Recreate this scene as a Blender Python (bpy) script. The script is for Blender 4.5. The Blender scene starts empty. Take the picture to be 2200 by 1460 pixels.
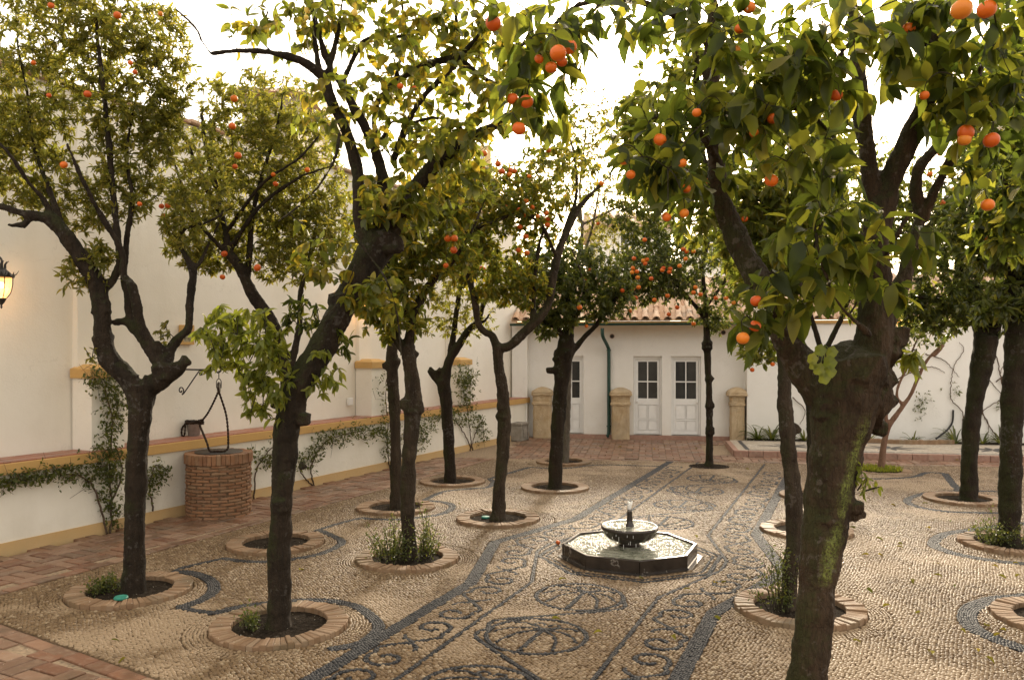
import bpy, math, random
import numpy as np
from mathutils import Vector, Matrix, Euler

# ------------------------------------------------------------------ camera, sky, sun, exposure
SC = bpy.context.scene
COL = SC.collection
FPX, HY, H = 1750.0, 748.0, 2.30          # focal length in photo pixels, horizon row, eye height (m)
cam_d = bpy.data.cameras.new('camera'); cam = bpy.data.objects.new('camera', cam_d); COL.objects.link(cam)
cam.location = (0, 0, H); cam.rotation_euler = (math.radians(90), 0, 0)
cam_d.sensor_width = 36.0; cam_d.lens = 36.0 * FPX / 2200.0
cam_d.shift_y = (HY - 730.0) / 2200.0
cam_d.clip_start = 0.05; cam_d.clip_end = 2000
SC.camera = cam

SUN_AZ = math.radians(12.4)               # to the right of the view axis (+Y)
SUN_EL = math.radians(21.5)
world = bpy.data.worlds.new('World'); SC.world = world; world.use_nodes = True
wn = world.node_tree.nodes; wl_ = world.node_tree.links
bg = wn['Background']
sky = wn.new('ShaderNodeTexSky'); sky.sky_type = 'NISHITA'; sky.sun_disc = False
sky.sun_elevation = SUN_EL; sky.sun_rotation = SUN_AZ
sky.air_density = 1.0; sky.dust_density = 6.0; sky.ozone_density = 1.0; sky.altitude = 100
mixw = wn.new('ShaderNodeMix'); mixw.data_type = 'RGBA'; mixw.blend_type = 'MIX'
mixw.inputs[0].default_value = 0.5       # thin bright overcast over the clear sky
mixw.inputs[7].default_value = (8.8, 7.55, 5.9, 1)
wl_.new(sky.outputs[0], mixw.inputs[6]); wl_.new(mixw.outputs[2], bg.inputs[0])
bg.inputs[1].default_value = 0.13
sun_d = bpy.data.lights.new('sun', 'SUN'); sun_d.energy = 2.5; sun_d.angle = math.radians(8.0)
sun_d.color = (1.0, 0.86, 0.66)
sun = bpy.data.objects.new('sun', sun_d); COL.objects.link(sun)
_sv = Vector((math.sin(SUN_AZ) * math.cos(SUN_EL), math.cos(SUN_AZ) * math.cos(SUN_EL), math.sin(SUN_EL)))
sun.rotation_euler = (-_sv).to_track_quat('-Z', 'Y').to_euler()
SC.view_settings.view_transform = 'Standard'; SC.view_settings.look = 'None'
SC.view_settings.gamma = 1.0; SC.view_settings.use_curve_mapping = False
SC.view_settings.exposure = 1.38
SC.render.engine = 'CYCLES'
SC.cycles.max_bounces = 8; SC.cycles.transparent_max_bounces = 8
try:
    SC.cycles.use_denoising = True
except Exception:
    pass

random.seed(7); RNG = np.random.default_rng(11)

# ------------------------------------------------------------------ helpers
def at(px, py, Y):                        # photo pixel at a known depth -> world point
    return np.array([(px - 1100.0) * Y / FPX, Y, H - (py - HY) * Y / FPX])
def ground(px, py, z=0.0):                # photo pixel -> point on the ground
    Y = FPX * (H - z) / (py - HY)
    return np.array([(px - 1100.0) * Y / FPX, Y, z])
def pix(p):
    p = np.atleast_2d(p)
    return np.stack([1100 + FPX * p[:, 0] / p[:, 1], HY + FPX * (H - p[:, 2]) / p[:, 1]], 1)

class Acc:
    """collects vertices and faces, then links them as ONE mesh object"""
    def __init__(s): s.v = []; s.f = []; s.n = 0
    def add(s, verts, faces):
        verts = np.asarray(verts, float).reshape(-1, 3)
        s.v.append(verts)
        for fa in (faces if isinstance(faces, tuple) else (faces,)):
            fa = np.asarray(fa, np.int64)
            if fa.size: s.f.append(fa + s.n)
        s.n += len(verts); return s
    def addl(s, verts, facelist):         # mixed python face list
        by = {}
        for f in facelist: by.setdefault(len(f), []).append(f)
        return s.add(verts, tuple(np.array(x) for x in by.values()))
    def mesh(s, name, m=None, origin=(0, 0, 0), smooth=False):
        me = bpy.data.meshes.new(name)
        V = np.concatenate(s.v) - np.asarray(origin, float)
        lt = np.concatenate([np.full(len(f), f.shape[1], np.int32) for f in s.f])
        lv = np.concatenate([f.ravel() for f in s.f]).astype(np.int32)
        ls = np.concatenate([[0], np.cumsum(lt)[:-1]]).astype(np.int32)
        me.vertices.add(len(V)); me.vertices.foreach_set('co', V.astype(np.float32).ravel())
        me.loops.add(len(lv)); me.loops.foreach_set('vertex_index', lv)
        me.polygons.add(len(lt)); me.polygons.foreach_set('loop_start', ls)
        me.polygons.foreach_set('use_smooth', np.full(len(lt), bool(smooth)))
        me.update(calc_edges=True); me.validate()
        if m: me.materials.append(m)
        return me
    def build(s, name, m, parent=None, origin=None, smooth=False, **props):
        if origin is None: origin = wloc(parent) if parent else (0, 0, 0)
        me = s.mesh(name, m, origin, smooth)
        return link(name, me, parent, None if parent else origin, **props)

def wloc(o):                              # translation-only hierarchy: world location
    l = Vector(o.location); p = o.parent
    while p: l += Vector(p.location); p = p.parent
    return np.array(l)
def link(name, me, parent=None, loc=None, rot=None, **props):
    """loc is a WORLD location (parents carry translations only)"""
    o = bpy.data.objects.new(name, me); COL.objects.link(o)
    if parent:
        o.parent = parent
        if loc is not None: o.location = Vector(np.asarray(loc) - wloc(parent))
    elif loc is not None: o.location = Vector(loc)
    if rot is not None: o.rotation_euler = rot
    for k, v in props.items(): o[k] = v
    return o
def thing(name, label, cat, loc, group=None):
    o = bpy.data.objects.new(name, None); COL.objects.link(o); o.location = Vector(loc)
    o.empty_display_size = .2; o['label'] = label; o['category'] = cat
    if group: o['group'] = group
    return o
def tag(o, label, cat, group=None):
    o['label'] = label; o['category'] = cat
    if group: o['group'] = group
    return o

BOXF = np.array([[0, 3, 2, 1], [4, 5, 6, 7], [0, 1, 5, 4], [1, 2, 6, 5], [2, 3, 7, 6], [3, 0, 4, 7]])
def box_frame(o, ex, ey, ez):             # corner + three edge vectors
    o, ex, ey, ez = map(lambda a: np.asarray(a, float), (o, ex, ey, ez))
    return np.array([o, o + ex, o + ex + ey, o + ey, o + ez, o + ex + ez, o + ex + ey + ez, o + ey + ez])
def bevel_box(sx, sy, sz, b):             # brick: centred in xy, bottom at 0, chamfered top
    v = []
    for z, i in ((0, 0), (sz - b, 0), (sz, b)):
        x, y = sx / 2 - i, sy / 2 - i
        v += [(-x, -y, z), (x, -y, z), (x, y, z), (-x, y, z)]
    f = []
    for k in (0, 4):
        for i in range(4):
            j = (i + 1) % 4; f.append((k + i, k + j, k + 4 + j, k + 4 + i))
    f.append((8, 9, 10, 11)); f.append((3, 2, 1, 0))
    return np.array(v), np.array(f)
def full_bevel_box(sx, sy, sz, b):        # chamfered all round, centred
    x, y, z = sx / 2, sy / 2, sz / 2
    v = []
    for zz, i in ((-z, b), (-z + b, 0), (z - b, 0), (z, b)):
        v += [(-x + i, -y + i, zz), (x - i, -y + i, zz), (x - i, y - i, zz), (-x + i, y - i, zz)]
    f = [(3, 2, 1, 0), (12, 13, 14, 15)]
    for k in (0, 4, 8):
        for i in range(4):
            j = (i + 1) % 4; f.append((k + i, k + j, k + 4 + j, k + 4 + i))
    return np.array(v), np.array(f)

def catmull(P, R, step):
    P = np.asarray(P, float); R = np.asarray(R, float)
    if len(P) < 3:
        n = max(2, int(np.linalg.norm(P[-1] - P[0]) / step) + 1); t = np.linspace(0, 1, n)[:, None]
        return P[0] + (P[-1] - P[0]) * t, (R[0] + (R[-1] - R[0]) * t[:, 0])
    Q = np.vstack([2 * P[0] - P[1], P, 2 * P[-1] - P[-2]])
    op, orr = [], []
    for i in range(len(P) - 1):
        a, b, c, d = Q[i], Q[i + 1], Q[i + 2], Q[i + 3]
        n = max(1, int(np.ceil(np.linalg.norm(c - b) / step)))
        t = (np.arange(n) / n)[:, None]
        op.append(.5 * (2 * b + (c - a) * t + (2 * a - 5 * b + 4 * c - d) * t ** 2 + (3 * b - a - 3 * c + d) * t ** 3))
        orr.append(R[i] + (R[i + 1] - R[i]) * t[:, 0])
    op.append(P[-1:]); orr.append(R[-1:])
    return np.vstack(op), np.concatenate(orr)

def tube(acc, P, R, n=8, cap=True, wob=0.0, ph=0.0):
    P = np.asarray(P, float); m = len(P)
    R = np.broadcast_to(np.asarray(R, float), (m,))
    T = np.gradient(P, axis=0); T /= np.linalg.norm(T, axis=1)[:, None] + 1e-9
    ref = np.array([0, 0, 1.]) if abs(T[0, 2]) < .9 else np.array([1., 0, 0])
    U = np.zeros_like(P); u = np.cross(ref, T[0]); u /= np.linalg.norm(u)
    for i in range(m):
        u = u - T[i] * np.dot(u, T[i]); u /= np.linalg.norm(u) + 1e-9; U[i] = u
    W = np.cross(T, U)
    a = np.arange(n) * 2 * math.pi / n
    rr = R[:, None] * np.ones(n)
    if wob:
        s = np.arange(m)[:, None]
        rr = rr * (1 + wob * (np.sin(3 * a + ph + s * .35) * .5 + np.sin(2 * a - s * .21 + 2 * ph) * .6 + np.sin(s * .9 + ph * 3) * .35))
    V = P[:, None] + rr[..., None] * (np.cos(a)[None, :, None] * U[:, None] + np.sin(a)[None, :, None] * W[:, None])
    V = V.reshape(-1, 3)
    i = np.arange(m - 1)[:, None] * n; j = np.arange(n)[None]; k = (j + 1) % n
    F = np.stack([i + j, i + k, i + n + k, i + n + j], -1).reshape(-1, 4)
    if cap and R[-1] > 0:
        V = np.vstack([V, P[0], P[-1]]); c0, c1 = m * n, m * n + 1; j = np.arange(n); k = (j + 1) % n
        C = np.vstack([np.stack([np.full(n, c0), k, j], 1), np.stack([np.full(n, c1), (m - 1) * n + j, (m - 1) * n + k], 1)])
        acc.add(V, (F, C))
    else: acc.add(V, F)
    return acc

def lathe(acc, prof, n=32, c=(0, 0, 0), a0=0.0, flute=None):
    prof = np.asarray(prof, float); m = len(prof); a = a0 + np.arange(n) * 2 * math.pi / n
    r = prof[:, 0][:, None] * np.ones(n)
    if flute is not None: r = r * (1 + flute[:, None] * np.cos(a * 16)[None])
    V = np.stack([r * np.cos(a), r * np.sin(a), np.broadcast_to(prof[:, 1][:, None], r.shape)], -1).reshape(-1, 3) + np.asarray(c)
    i = np.arange(m - 1)[:, None] * n; j = np.arange(n)[None]; k = (j + 1) % n
    return acc.add(V, np.stack([i + j, i + k, i + n + k, i + n + j], -1).reshape(-1, 4))

def ico(sub=1, r=1.0):
    import bmesh
    bm = bmesh.new(); bmesh.ops.create_icosphere(bm, subdivisions=sub, radius=r)
    V = np.array([v.co[:] for v in bm.verts]); F = np.array([[v.index for v in f.verts] for f in bm.faces]); bm.free()
    return V, F

# ------------------------------------------------------------------ materials
class M:
    def __init__(s, name, rough=.7, spec=.4):
        s.m = bpy.data.materials.new(name); s.m.use_nodes = True; s.t = s.m.node_tree
        s.b = s.t.nodes['Principled BSDF']; s.b.inputs['Roughness'].default_value = rough
        s.b.inputs['Specular IOR Level'].default_value = spec
    def n(s, ty, ins=None, **kw):
        x = s.t.nodes.new('ShaderNode' + ty)
        for k, v in kw.items(): setattr(x, k, v)
        for k, v in (ins or {}).items():
            if hasattr(v, 'is_output'): s.t.links.new(v, x.inputs[k])
            else: x.inputs[k].default_value = v
        return x
    def l(s, a, b): s.t.links.new(a, b)
    def pos(s, sc=(1, 1, 1), space='world'):
        src = s.n('NewGeometry').outputs['Position'] if space == 'world' else s.n('TexCoord').outputs['Object']
        return s.n('Mapping', {0: src, 3: sc}).outputs[0]
    def noise(s, scale, detail=4, rough=.55, vec=None, sc=(1, 1, 1), out=0):
        return s.n('TexNoise', {'Vector': vec if vec is not None else s.pos(sc), 'Scale': scale, 'Detail': detail, 'Roughness': rough}).outputs[out]
    def ramp(s, fac, stops, interp='LINEAR'):
        r = s.n('ValToRGB', {0: fac}); e = r.color_ramp.elements; r.color_ramp.interpolation = interp
        while len(e) > 1: e.remove(e[0])
        e[0].position = stops[0][0]; c = stops[0][1]; e[0].color = (*c, 1) if len(c) == 3 else c
        for p, c in stops[1:]:
            x = e.new(p); x.color = (*c, 1) if len(c) == 3 else c
        return r.outputs[0]
    def mix(s, fac, a, b, mode='MIX'):
        x = s.n('Mix', data_type='RGBA', blend_type=mode)
        for i, v in ((0, fac), (6, a), (7, b)):
            if hasattr(v, 'is_output'): s.l(v, x.inputs[i])
            else: x.inputs[i].default_value = (*v, 1) if isinstance(v, tuple) and len(v) == 3 else v
        return x.outputs[2]
    def math(s, op, a, b=0.0, clamp=False):
        x = s.n('Math', operation=op, use_clamp=clamp)
        for i, v in ((0, a), (1, b)):
            if hasattr(v, 'is_output'): s.l(v, x.inputs[i])
            else: x.inputs[i].default_value = v
        return x.outputs[0]
    def rnd(s):                           # one random number per object and per mesh island
        a = s.n('ObjectInfo').outputs['Random']; b = s.n('NewGeometry').outputs['Random Per Island']
        return s.math('FRACT', s.math('ADD', a, b))
    def color(s, c):
        if hasattr(c, 'is_output'): s.l(c, s.b.inputs['Base Color'])
        else: s.b.inputs['Base Color'].default_value = (*c, 1)
        return s
    def bump(s, h, strength=.3, dist=.01):
        x = s.n('Bump', {'Height': h, 'Strength': strength, 'Distance': dist}); s.l(x.outputs[0], s.b.inputs['Normal']); return s

def plain(name, c, rough=.6, spec=.4, metal=0.0, var=.15, scale=20, bump=.15):
    m = M(name, rough, spec); m.b.inputs['Metallic'].default_value = metal
    n = m.noise(scale)
    d = tuple(max(0, x * (1 - var * 1.6)) for x in c); e = tuple(min(1, x * (1 + var)) for x in c)
    m.color(m.ramp(n, [(.3, d), (.7, e)]))
    if bump: m.bump(n, bump, .004)
    return m.m

def plaster(name, base, stain, rough=.85):
    m = M(name, rough, .25)
    big = m.noise(.55, 5, .6); mid = m.noise(3.0, 6, .65); st = m.noise(1.2, 5, .6, sc=(1, 1, .22)); fine = m.noise(45, 3)
    c = m.mix(m.ramp(big, [(.46, (0, 0, 0)), (.8, (.5,) * 3)]), base, stain)
    c = m.mix(m.ramp(st, [(.52, (0, 0, 0)), (.74, (.34,) * 3)]), c, tuple(x * .84 for x in stain))
    c = m.mix(m.ramp(mid, [(.35, (.10,) * 3), (.6, (0, 0, 0))]), c, tuple(x * .8 for x in stain))
    z = m.n('SeparateXYZ', {0: m.n('NewGeometry').outputs['Position']}).outputs[2]
    damp = m.math('MULTIPLY', m.ramp(m.math('ADD', z, m.math('MULTIPLY', mid, .5)), [(.22, (1, 1, 1)), (.62, (0, 0, 0))]), .3)
    c = m.mix(damp, c, (.52, .47, .36))
    ck = m.n('TexVoronoi', {0: m.n('VectorMath', {0: m.pos(), 1: m.noise(1.6, 5, .6, out=1)}, operation='ADD').outputs[0], 'Scale': .55}, feature='DISTANCE_TO_EDGE').outputs[0]
    c = m.mix(m.ramp(ck, [(0, (.18,) * 3), (.004, (0, 0, 0))]), c, tuple(x * .6 for x in stain))
    m.color(c)
    m.bump(m.math('ADD', m.math('MULTIPLY', mid, 1.0), m.math('MULTIPLY', fine, .25)), .35, .02)
    return m.m

MT = {}
MT['wall'] = plaster('cream_limewash', (.82, .785, .70), (.74, .68, .56))
MT['white'] = plaster('white_limewash', (.80, .785, .745), (.72, .69, .62))
MT['ochre'] = plaster('ochre_paint', (.56, .35, .13), (.47, .29, .11), .75)
MT['mortar'] = plain('mortar', (.30, .225, .15), .9, .2, var=.25, scale=30)
MT['iron'] = plain('wrought_iron', (.022, .02, .019), .5, .5, var=.3)
MT['greenpaint'] = plain('green_painted_metal', (.012, .055, .042), .35, .5, var=.2)
MT['whitepaint'] = plain('white_gloss_paint', (.80, .80, .78), .35, .45, var=.03, scale=8, bump=.03)
MT['rope'] = plain('old_rope', (.035, .022, .015), .9, .2, var=.4, scale=90, bump=.4)
MT['zinc'] = plain('zinc_bucket', (.36, .35, .33), .45, .5, metal=.6, var=.15)
MT['blackrubber'] = plain('black_hose', (.02, .02, .02), .6)
MT['soil'] = (lambda m: (m.color(m.ramp(m.noise(38, 6, .7), [(.35, (.010, .008, .006)), (.6, (.035, .026, .018)), (.72, (.14, .13, .11))])), m.bump(m.noise(60, 5), .8, .02), m.m)[-1])(M('soil', 1.0, .05))

def brick_mat(name, cols, rough=.75, spec=.35, wear=(.62, .50, .40), wearamt=.35, dark=(.10, .07, .05), sc=1.0):
    m = M(name, rough, spec)
    c = m.ramp(m.rnd(), [(i / (len(cols) - 1), k) for i, k in enumerate(cols)])
    n1 = m.noise(14 * sc, 6, .65); n2 = m.noise(2.2 * sc, 4, .6); n3 = m.noise(70 * sc, 3)
    c = m.mix(m.math('MULTIPLY', m.ramp(n1, [(.48, (0, 0, 0)), (.70, (1, 1, 1))]), wearamt), c, wear)
    c = m.mix(m.math('MULTIPLY', m.ramp(n2, [(.52, (0, 0, 0)), (.68, (1, 1, 1))]), .55), c, dark)
    m.color(c)
    r = m.n('MapRange', {0: n2, 1: .35, 2: .7, 3: rough, 4: rough * .55}); m.l(r.outputs[0], m.b.inputs['Roughness'])
    m.bump(m.math('ADD', n1, m.math('MULTIPLY', n3, .4)), .5, .006)
    return m.m
MT['paver'] = brick_mat('clay_paver', [(.135, .058, .030), (.19, .086, .045), (.235, .13, .078), (.12, .066, .038), (.27, .17, .11), (.155, .074, .040)], .55, .45, (.33, .245, .18), .42, (.055, .040, .023))
MT['ringbrick'] = brick_mat('kerb_brick', [(.225, .138, .075), (.265, .175, .105), (.195, .115, .063), (.285, .20, .128)], .85, .25, (.27, .20, .13), .5, (.08, .075, .043))
MT['wellbrick'] = brick_mat('well_brick', [(.235, .118, .060), (.29, .15, .078), (.20, .098, .052), (.275, .17, .098)], .85, .25, (.38, .29, .20), .35, (.14, .085, .048))
MT['ledgetile'] = brick_mat('terracotta_ledge', [(.33, .13, .08), (.38, .165, .10), (.30, .12, .075)], .55, .4, (.48, .30, .22), .35, (.14, .07, .05))
MT['stepbrick'] = brick_mat('step_brick', [(.30, .17, .125), (.35, .21, .155), (.27, .15, .11)], .7, .35, (.45, .34, .26), .4, (.13, .09, .07))
MT['rooftile'] = brick_mat('roof_tile', [(.46, .28, .17), (.55, .38, .25), (.38, .22, .13), (.60, .46, .33)], .85, .2, (.62, .55, .42), .5, (.16, .12, .08))

def stone_mat(name, a, b, c, rough=.85, sc=1.0):
    m = M(name, rough, .25)
    n1 = m.noise(5 * sc, 6, .65); n2 = m.noise(1.7 * sc, 4); n3 = m.noise(40 * sc, 4, .7)
    col = m.mix(m.ramp(n1, [(.35, (0, 0, 0)), (.65, (1, 1, 1))]), a, b)
    col = m.mix(m.ramp(n2, [(.5, (0, 0, 0)), (.7, (.8,) * 3)]), col, c)
    col = m.mix(m.ramp(n3, [(.62, (0, 0, 0)), (.75, (.6,) * 3)]), col, tuple(x * .4 for x in a))
    m.color(col); m.bump(m.math('ADD', n1, m.math('MULTIPLY', n3, .6)), .7, .025)
    return m.m
MT['sandstone'] = stone_mat('weathered_sandstone', (.42, .31, .18), (.52, .41, .27), (.30, .25, .18))
MT['greystone'] = stone_mat('grey_carved_stone', (.24, .215, .18), (.33, .30, .255), (.13, .115, .095), sc=2)

def pebble_mat(name, stops, patch, pw, rough, spec=.3):
    m = M(name, rough, spec)
    c = m.ramp(m.n('ObjectInfo').outputs['Random'], stops)
    big = m.noise(.55, 4, .6)
    c = m.mix(m.math('MULTIPLY', m.ramp(big, [(.50, (0, 0, 0)), (.59, (1, 1, 1))]), pw), c, patch)
    fine = m.noise(55, 3)
    c = m.mix(m.math('MULTIPLY', fine, .35), c, tuple(x * .75 for x in patch))
    m.color(c); m.bump(fine, .12, .003)
    return m.m
MT['pebble'] = pebble_mat('tan_pebble', [(0, (.082, .046, .018)), (.25, (.134, .079, .033)), (.5, (.172, .107, .047)), (.72, (.110, .062, .025)), (.88, (.22, .15, .077)), (1, (.34, .265, .168))], (.335, .245, .15), .85, .48)
MT['darkpebble'] = pebble_mat('dark_pebble', [(0, (.012, .013, .015)), (.5, (.026, .027, .031)), (1, (.055, .054, .053))], (.035, .035, .036), .3, .55, .25)
MT['mosaicbase'] = plain('mosaic_mortar', (.10, .064, .033), .85, .25, var=.3, scale=40)
MT['marble'] = (lambda m: (m.color(m.mix(m.ramp(m.math('ABSOLUTE', m.math('SUBTRACT', m.noise(1.9, 5, .55), .56)), [(0, (.8, .8, .8)), (.004, (.3,) * 3), (.009, (0, 0, 0))]), m.ramp(m.noise(6), [(.3, (.018, .014, .011)), (.7, (.045, .034, .026))]), (.30, .27, .23))), m.bump(m.noise(25), .08, .004), m.m)[-1])(M('dark_marble', .22, .5))

def water_mat():
    m = M('rippled_water', .03, .5); m.color(m.ramp(m.noise(9, 4, .6), [(.35, (.13, .14, .095)), (.7, (.34, .34, .26))]))
    m.b.inputs['IOR'].default_value = 1.33
    m.b.inputs['Specular IOR Level'].default_value = .9
    a = m.noise(15, 3, .6, sc=(1, 1, 1)); b = m.n('TexWave', {0: m.pos(space='object'), 'Scale': 9.0, 'Distortion': 5.0, 'Detail': 2.0, 'Detail Scale': 2.0}, wave_type='RINGS', rings_direction='Z').outputs[1]
    m.bump(m.math('ADD', m.math('MULTIPLY', a, 1.0), m.math('MULTIPLY', b, .30)), 1.0, .030)
    return m.m
MT['water'] = water_mat()
def jet_mat():
    m = M('foaming_water', .25, .5); m.color((.88, .87, .84)); m.b.inputs['Transmission Weight'].default_value = .0
    m.b.inputs['Subsurface Weight'].default_value = 0
    return m.m
MT['jet'] = jet_mat()

def bark_mat(name, a, b, moss, mossamt, streak=None):
    m = M(name, .88, .25)
    v = m.noise(9, 6, .7, sc=(1, 1, .18)); p = m.noise(2.6, 5, .6); f = m.noise(60, 4, .7, sc=(1, 1, .5)); big = m.noise(26, 4, .65)
    c = m.mix(m.ramp(v, [(.35, (0, 0, 0)), (.65, (1, 1, 1))]), a, b)
    c = m.mix(m.ramp(p, [(.55, (0, 0, 0)), (.75, (.5,) * 3)]), c, tuple(min(1, x * 1.9) for x in b))
    nz = m.n('SeparateXYZ', {0: m.n('NewGeometry').outputs['Normal']}).outputs
    up = m.math('ADD', m.math('MULTIPLY', nz[0], -.18), m.math('MULTIPLY', nz[2], .25))
    mk = m.ramp(m.math('ADD', m.noise(3.4, 5, .65), up), [(.50, (0, 0, 0)), (.70, (mossamt,) * 3)])
    c = m.mix(mk, c, moss)
    lich = m.ramp(m.math('ADD', m.math('MULTIPLY', m.noise(22, 4, .6), .6), m.math('MULTIPLY', m.noise(3, 3), .4)), [(.575, (0, 0, 0)), (.61, (.5,) * 3)])
    c = m.mix(lich, c, tuple(.06 + .9 * x for x in b))
    wv = m.n('VectorMath', {0: m.pos((1, 1, .16)), 1: m.n('VectorMath', {0: m.noise(9, 4, .6, out=1), 1: (.05, .05, .05)}, operation='MULTIPLY').outputs[0]}, operation='ADD').outputs[0]
    fis = m.n('TexVoronoi', {0: wv, 'Scale': 42.0}, feature='DISTANCE_TO_EDGE').outputs[0]
    c = m.mix(m.ramp(fis, [(0, (.35,) * 3), (.07, (0, 0, 0))]), c, tuple(x * .5 for x in a))
    if streak:                            # lichen stripe that grows along one side of the trunk
        (x0, z0), (x1, z1), w = streak
        px_ = m.n('SeparateXYZ', {0: m.n('NewGeometry').outputs['Position']}).outputs
        t = m.math('DIVIDE', m.math('SUBTRACT', px_[2], z0), z1 - z0)
        xl = m.math('ADD', m.math('MULTIPLY', t, x1 - x0), x0)
        d = m.math('ABSOLUTE', m.math('SUBTRACT', px_[0], xl))
        dd = m.math('ADD', d, m.math('MULTIPLY', m.math('SUBTRACT', m.noise(9, 8, .8), .5), w * 4.2))
        k = m.math('MULTIPLY', m.ramp(m.math('DIVIDE', dd, w), [(.25, (1, 1, 1)), (1.1, (0, 0, 0))]), m.ramp(m.noise(90, 4, .8), [(.40, (0, 0, 0)), (.56, (1, 1, 1))]))
        te = m.ramp(t, [(-.0, (0, 0, 0)), (.06, (1, 1, 1)), (.85, (1, 1, 1)), (1, (0, 0, 0))])
        k = m.math('MULTIPLY', k, te)
        c = m.mix(k, c, m.ramp(f, [(.35, (.07, .085, .018)), (.65, (.20, .225, .055))]))
    m.color(c); m.bump(m.math('ADD', m.math('ADD', v, m.math('MULTIPLY', big, .5)), m.math('ADD', m.math('MULTIPLY', f, .35), m.math('MULTIPLY', m.ramp(fis, [(0, (0, 0, 0)), (.12, (1, 1, 1))]), .10))), 1.0, .03)
    return m.m
MT['bark'] = bark_mat('dark_mossy_bark', (.012, .0082, .005), (.034, .023, .014), (.026, .030, .007), .7)
MT['bark_brown'] = bark_mat('brown_bark', (.022, .015, .0095), (.062, .044, .028), (.030, .034, .009), .55)
MT['bark_pale'] = bark_mat('pale_smooth_bark', (.16, .085, .055), (.27, .16, .11), (.12, .10, .05), .2)
MT['bark_grey'] = bark_mat('grey_bark', (.085, .07, .052), (.17, .145, .115), (.07, .08, .03), .4)
MT['twig'] = plain('twig_bark', (.034, .028, .016), .85, .2, var=.4, scale=30)
MT['stem'] = plain('brown_vine_stem', (.11, .075, .05), .85, .2, var=.3, scale=30)

def leaf_mat(name, cols, trans, tw=.52, rough=.38, spec=.4):
    m = M(name, rough, spec)
    r = m.rnd()
    st = [((i / (len(cols) - 1)) ** .6, k) for i, k in enumerate(cols)]
    c = m.ramp(r, st)
    n = m.noise(7, 3)
    c = m.mix(m.math('MULTIPLY', n, .4), c, tuple(x * .6 for x in cols[0]))
    m.color(c)
    tt = [((i / (len(trans) - 1)) ** .6, k) for i, k in enumerate(trans)]
    tr = m.n('BsdfTranslucent', {0: m.ramp(r, tt)})
    mx = m.n('MixShader', {0: tw}); m.l(m.b.outputs[0], mx.inputs[1]); m.l(tr.outputs[0], mx.inputs[2])
    m.l(mx.outputs[0], m.t.nodes['Material Output'].inputs[0])
    return m.m
MT['leaf_olive'] = leaf_mat('olive_leaf', [(.080, .088, .022), (.11, .115, .028), (.145, .138, .034), (.20, .17, .042)], [(.26, .28, .035), (.36, .35, .045), (.48, .43, .055), (.60, .49, .06)], .55)
MT['leaf_yellow'] = leaf_mat('yellowing_leaf', [(.062, .080, .016), (.085, .10, .019), (.12, .125, .024), (.17, .155, .028), (.32, .24, .03)], [(.23, .28, .03), (.32, .34, .035), (.42, .40, .04), (.52, .44, .04), (.75, .52, .04)])
MT['leaf_mid'] = leaf_mat('mid_green_leaf', [(.055, .070, .015), (.078, .092, .018), (.11, .115, .024), (.16, .145, .03)], [(.20, .25, .03), (.28, .32, .035), (.36, .36, .04), (.48, .42, .045)])
MT['leaf_dark'] = leaf_mat('dark_leaf', [(0.043, 0.058, 0.015), (0.065, 0.081, 0.019), (0.089, 0.104, 0.024), (0.128, 0.128, 0.030)], [(0.121, 0.162, 0.027), (0.189, 0.230, 0.034), (0.270, 0.290, 0.041), (0.405, 0.378, 0.047)], .42, .34, .45)
MT['leaf_large'] = leaf_mat('large_green_leaf', [(.020, .029, .008), (.036, .050, .011), (.060, .074, .015), (.095, .11, .021), (.155, .15, .028)], [(.10, .14, .018), (.19, .235, .025), (.30, .335, .033), (.42, .42, .042), (.60, .52, .05)], .56, .40, .28)  # bright and dark ends of the ramp paint in sunlit and shaded leaves
MT['leaf_fresh'] = leaf_mat('fresh_green_leaf', [(.10, .125, .022), (.15, .17, .03), (.21, .215, .04)], [(.34, .40, .04), (.46, .48, .05), (.58, .56, .06)], .52)
MT['leaf_fallen'] = leaf_mat('fallen_leaf_blade', [(.10, .12, .02), (.30, .24, .03), (.42, .30, .03), (.16, .10, .03)], [(.2, .2, .03), (.4, .3, .04)], .2, .9, .08)
MT['blossom'] = leaf_mat('blossom_petal', [(.74, .69, .55), (.80, .76, .64)], [(.7, .66, .5), (.75, .7, .56)], .3)
def orange_mat():
    m = M('orange_peel', .42, .4)
    c = m.ramp(m.rnd(), [(0, (.50, .075, .003)), (.45, (.62, .115, .004)), (.8, (.70, .17, .008)), (1, (.66, .24, .02))])
    m.color(m.mix(m.math('MULTIPLY', m.noise(6, 3, vec=m.pos(space='object')), .25), c, (.52, .08, .004)))
    m.b.inputs['Subsurface Weight'].default_value = 0.0
    m.bump(m.noise(210, 2, vec=m.pos(space='object')), .45, .003)
    return m.m
MT['orange'] = orange_mat()
MT['lemon'] = plain('pale_lemon_peel', (.82, .60, .14), .5, var=.06, bump=.05)
def glass_dark():
    m = M('dark_window_glass', .06, .5); m.color(m.ramp(m.noise(3), [(.3, (.022, .025, .027)), (.7, (.042, .046, .047))])); return m.m
MT['glass'] = glass_dark()
def lamp_glass():
    m = M('glowing_lamp_glass', .3, .4); m.color((.8, .6, .35))
    m.b.inputs['Emission Color'].default_value = (1.0, .40, .10, 1); m.b.inputs['Emission Strength'].default_value = .42; m.b.inputs['Alpha'].default_value = .42
    return m.m
MT['lampglass'] = lamp_glass()
def bulb():
    m = M('lit_bulb', .3); m.b.inputs['Emission Color'].default_value = (1, .62, .24, 1); m.b.inputs['Emission Strength'].default_value = 4.0; return m.m
MT['bulb'] = bulb()
MT['teal'] = plain('teal_plastic', (.02, .20, .15), .5, var=.1)
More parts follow.
